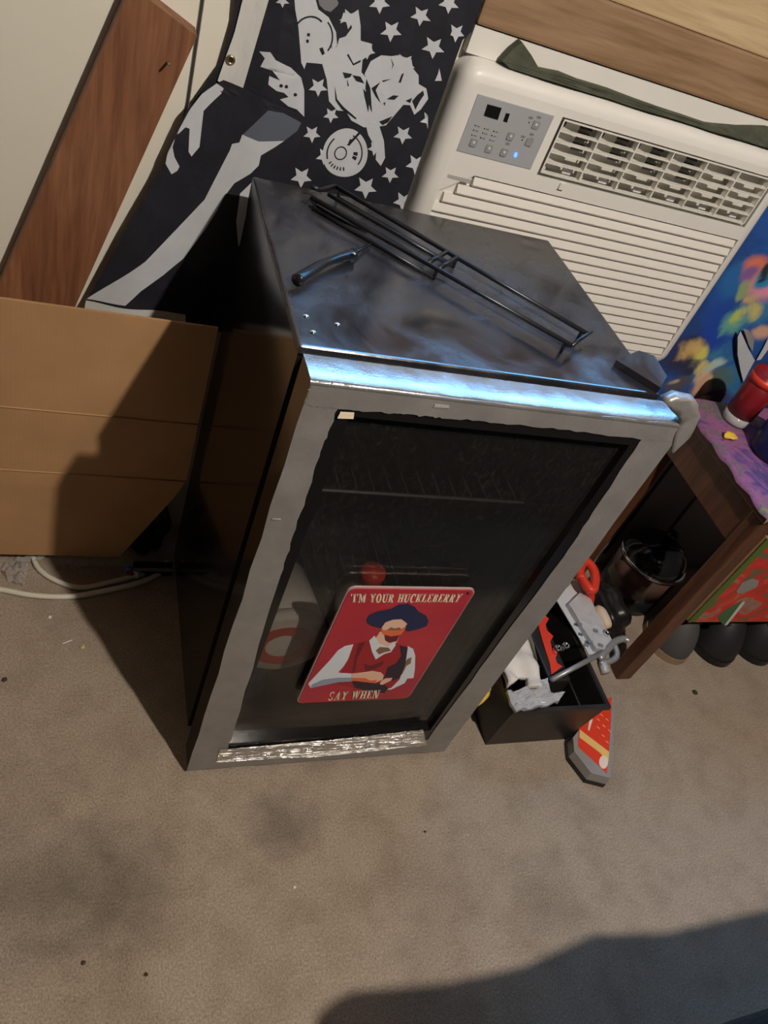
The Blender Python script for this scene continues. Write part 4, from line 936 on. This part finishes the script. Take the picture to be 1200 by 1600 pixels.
lathe('pivot', [(.010, -.004), (.010, .004), (0, .005)], 'steel_grey', ol, 14, Matrix.Translation(onZ(848, 1042, .132)))
# black case inside + clear blister packs to the right
tag(box('socket_case', .690, .742, -.02, .165, .10, .148, 'bin_black', None, .005), 'narrow black case standing in the tray beside the red strip', 'case')
bl = thing('blister_pack', 'clear blister pack with grey print sticking out of the tool tray', 'package', tuple(onZ(905, 980, .1)))
bp = [onZ(u, v, .165) for u, v in ((868, 935), (900, 905), (925, 955), (952, 1005), (950, 1025), (920, 1022))]
plate('card', [[(p.x, p.y) for p in bp]], lambda u, v, w: Vector((u, v, .163+w)), .002, 'flag_grey', bl)
bm = bmesh.new(); add_plate(bm, [[(p.x*.8+.2*bp[3].x, p.y*.8+.2*bp[3].y) for p in bp]], lambda u, v, w: Vector((u, v, .1655+w)), .012); subdiv_long(bm, .02, 3)
for v in bm.verts: v.co.z += random.gauss(0, .001)
obj('blister', bm, 'blister_film', bl)
for k, (u, v) in enumerate(((912, 990), (922, 1003), (930, 985), (915, 1008), (938, 1008), (905, 975))):
    p = onZ(u, v, .178); plate('print_mark', [[(p.x-.006, p.y-.002), (p.x+.004, p.y-.006), (p.x+.007, p.y+.001), (p.x-.002, p.y+.005)]], lambda a_, b_, w: Vector((a_, b_, .1785+w)), .0008, 'ac_mark', bl)
for k, (u, v) in enumerate(((868, 1018), (880, 1014))):
    p = onZ(u, v, .150); sk = lathe('socket', [(.0075, 0), (.0075, .016), (.0055, .016), (.0055, .004), (0, .004)], 'chrome', None, 14, Matrix.Translation((p.x, p.y, .1482)))
    tag(sk, ('small chrome socket touching the red toothed strip', 'second small chrome socket, farther from the red toothed strip')[k], 'socket', 'chrome sockets in the tray')
# red hooked handle
rh = thing('hook_tool', 'bright red loop handle rising behind the blister pack', 'handle', tuple(onZ(915, 905, .1)))
hz = .20
tube('loop', smoothpath([onZ(u, v, hz) for u, v in ((908, 905), (906, 890), (914, 877), (926, 888), (930, 905), (926, 922), (916, 915), (908, 900))], 5), .0105, 'red_plastic', rh, 12)
tube('shank', smoothpath([onZ(922, 918, hz), onZ(922, 935, hz-.03), onZ(918, 950, hz-.05)], 4), .010, 'red_plastic', rh, 12)
tag(tube('beige_tube', smoothpath([onZ(932, 948, .175), onZ(940, 962, .172), onZ(950, 982, .165)], 4), .014, 'beige', None, 14, radii=[.007, .010, .013, .0145, .0145, .0145, .014, .012, .008]), 'small beige tube lying below the red loop handle', 'tube')
# grey bar clamp lying across the tray rim
bc = thing('bar_clamp', 'grey steel bar clamp lying across the tray rim', 'clamp', tuple(onZ(930, 1030, .15)))
tube('bar', [onZ(862, 1062, .168), onZ(945, 1018, .172)], .0055, 'steel_grey', bc, 10)
tube('jaw', smoothpath([onZ(936, 1030, .170), onZ(952, 1012, .174), onZ(962, 1002, .176), onZ(975, 998, .178), onZ(982, 1002, .178)], 4), .0075, 'steel_grey', bc, 12)
tube('jaw', smoothpath([onZ(958, 1004, .174), onZ(964, 1022, .170), onZ(956, 1032, .165), onZ(936, 1036, .162)], 4), .0065, 'steel_grey', bc, 12)
tube('handle', smoothpath([onZ(940, 1034, .160), onZ(946, 1052, .155)], 3), .010, 'clear_tape', bc, 12)
lathe('screw', [(.006, 0), (.006, .012), (0, .013)], 'chrome', bc, 12, Matrix.Translation(onZ(946, 992, .176)))
# yellow strap between fridge and tray
yp = thing('yellow_strap', 'coil of yellow strap squeezed between fridge door and tool tray', 'strap', (.55, .0, 0))
def YS(u, v, z): p = onZ(u, v, z); return Vector((max(.495, min(p.x, .5645)), p.y, p.z))
tube('coil', smoothpath([YS(u, v, .112) for u, v in ((734, 1104), (748, 1098), (760, 1086), (768, 1078), (757, 1080), (745, 1090), (736, 1102), (728, 1112))], 5), .0055, 'yellow_strap', yp, 8)
tube('coil', smoothpath([YS(u, v, .120) for u, v in ((762, 1078), (772, 1074), (779, 1064), (780, 1055), (772, 1060), (763, 1070), (752, 1086))], 5), .0055, 'yellow_strap', yp, 8)
q0 = YS(728, 1112, .112); tube('tail', smoothpath([q0, q0+Vector((.004, .012, -.05)), Vector((q0.x+.006, q0.y+.02, .006))], 5), .0055, 'yellow_strap', yp, 8)

# red-labelled plastic case on the carpet
rc = thing('bit_case', 'flat grey plastic case with red and yellow label beside the tool tray', 'case', tuple(onZ(905, 1160, 0)))
ch = .034
foot = [(p.x+.004, p.y-.004) for p in (onZ(u, v, .034) for u, v in ((890, 1150), (892, 1172), (920, 1208), (951, 1216), (960, 1092), (942, 1084)))]
bm = bmesh.new(); add_plate(bm, [foot], lambda u, v, w: Vector((u, v, w)), .012); obj('case_base', bm, 'bin_black', rc)
cx_ = sum(p[0] for p in foot)/6; cy_ = sum(p[1] for p in foot)/6
ins = lambda s: [(cx_+(x-cx_)*s, cy_+(y-cy_)*s) for x, y in foot]
bm = bmesh.new(); add_plate(bm, [ins(.985)], lambda u, v, w: Vector((cx_+(u-cx_)*(1-.03*w/.022), cy_+(v-cy_)*(1-.03*w/.022), .012+w)), .022); obj('case_lid', bm, 'case_clear', rc)
def LB(x, y): p = onZ(700+x/4, 1000+y/4, ch); return (p.x, p.y)
lf = lambda h: (lambda u, v, w: Vector((u, v, ch+h+w)))
plate('label_card', [[LB(*q) for q in ((835,440),(900,425),(1022,355),(1018,500),(1005,700),(992,835),(935,780),(812,665),(818,560))]], lf(.0002), .0006, 'card_red', rc)
plate('label_band', [[LB(*q) for q in ((822,560),(860,590),(1005,700),(1002,760),(940,700),(820,610))]], lf(.0008), .0004, 'card_yellow', rc)
plate('label_dot', [[LB(970+28*math.cos(k*PI/8), 765+42*math.sin(k*PI/8)) for k in range(16)]], lf(.0012), .0004, 'card_cream', rc)
plate('label_mark', [[LB(*q) for q in ((890,445),(908,440),(900,510),(880,572),(874,560),(882,500))]], lf(.0008), .0004, 'card_cream', rc)
for (x, y) in ((950,460),(985,490),(930,490),(965,530),(1000,560),(930,540),(960,590),(985,630)):
    plate('label_mark', [[LB(x, y), LB(x+18, y+14), LB(x+17, y+18), LB(x-1, y+4)]], lf(.0008), .0003, 'card_yellow', rc)

# ------------------------------------------------------------------ crumbs on the carpet
def crumb(u, v, s, mt, label):
    p = onZ(u, v, 0); bm = bmesh.new(); bmesh.ops.create_icosphere(bm, subdivisions=2, radius=s)
    for q in bm.verts: q.co *= 1+random.uniform(-.25, .25); q.co.z *= .6; q.co += Vector((p.x, p.y, s*.55))
    tag(obj('crumb', bm, mt), label, 'crumb')
crumb(78, 965, .0032, 'bit_white', 'tiny white crumb on the carpet below the white cords')
crumb(129, 1012, .0042, 'bit_tan', 'tan crumb on the carpet beside the fridge shadow')
crumb(7, 1063, .0045, 'bit_brown', 'brown crumb with pale tip on the bare carpet below the cords')
crumb(1085, 1083, .0062, 'bit_brown', 'dark brown pebble on the carpet near the table leg')
crumb(130, 1505, .0030, 'bit_brown', 'larger dark speck on the open carpet in the stained area')
crumb(228, 1523, .0028, 'bit_brown', 'small dark speck beside the larger one on the open carpet')
crumb(664, 1300, .0022, 'bit_brown', 'tiny dark fleck on the carpet in front of the fridge door')
crumb(460, 1387, .0024, 'bit_white', 'tiny white fleck on the carpet before the fridge')
tag(tube('matchstick', [onZ(97, 1006, .002), onZ(113, 1000, .002)], .0013, 'bit_white', None, 6), 'short white splinter on the carpet beside the tan crumb', 'splinter')

# ------------------------------------------------------------------ black-blanketed bed form, added and sized to cast the floor shadow
bm = bmesh.new(); add_box(bm, .262, 2.0, -1.75, -.668, 0, .77, .05, 4); subdiv_long(bm, .10, 4)
for v in bm.verts:
    if v.co.z > .02: v.co += Vector((0, .007*math.sin(v.co.x*23)+.005*math.sin(v.co.x*51+v.co.z*20), .006*math.sin(v.co.x*17+v.co.y*13)))
tag(obj('shadow_bed', bm, 'black_blanket', None, True), 'bed form in a black blanket, added to cast the floor shadow', 'bed')
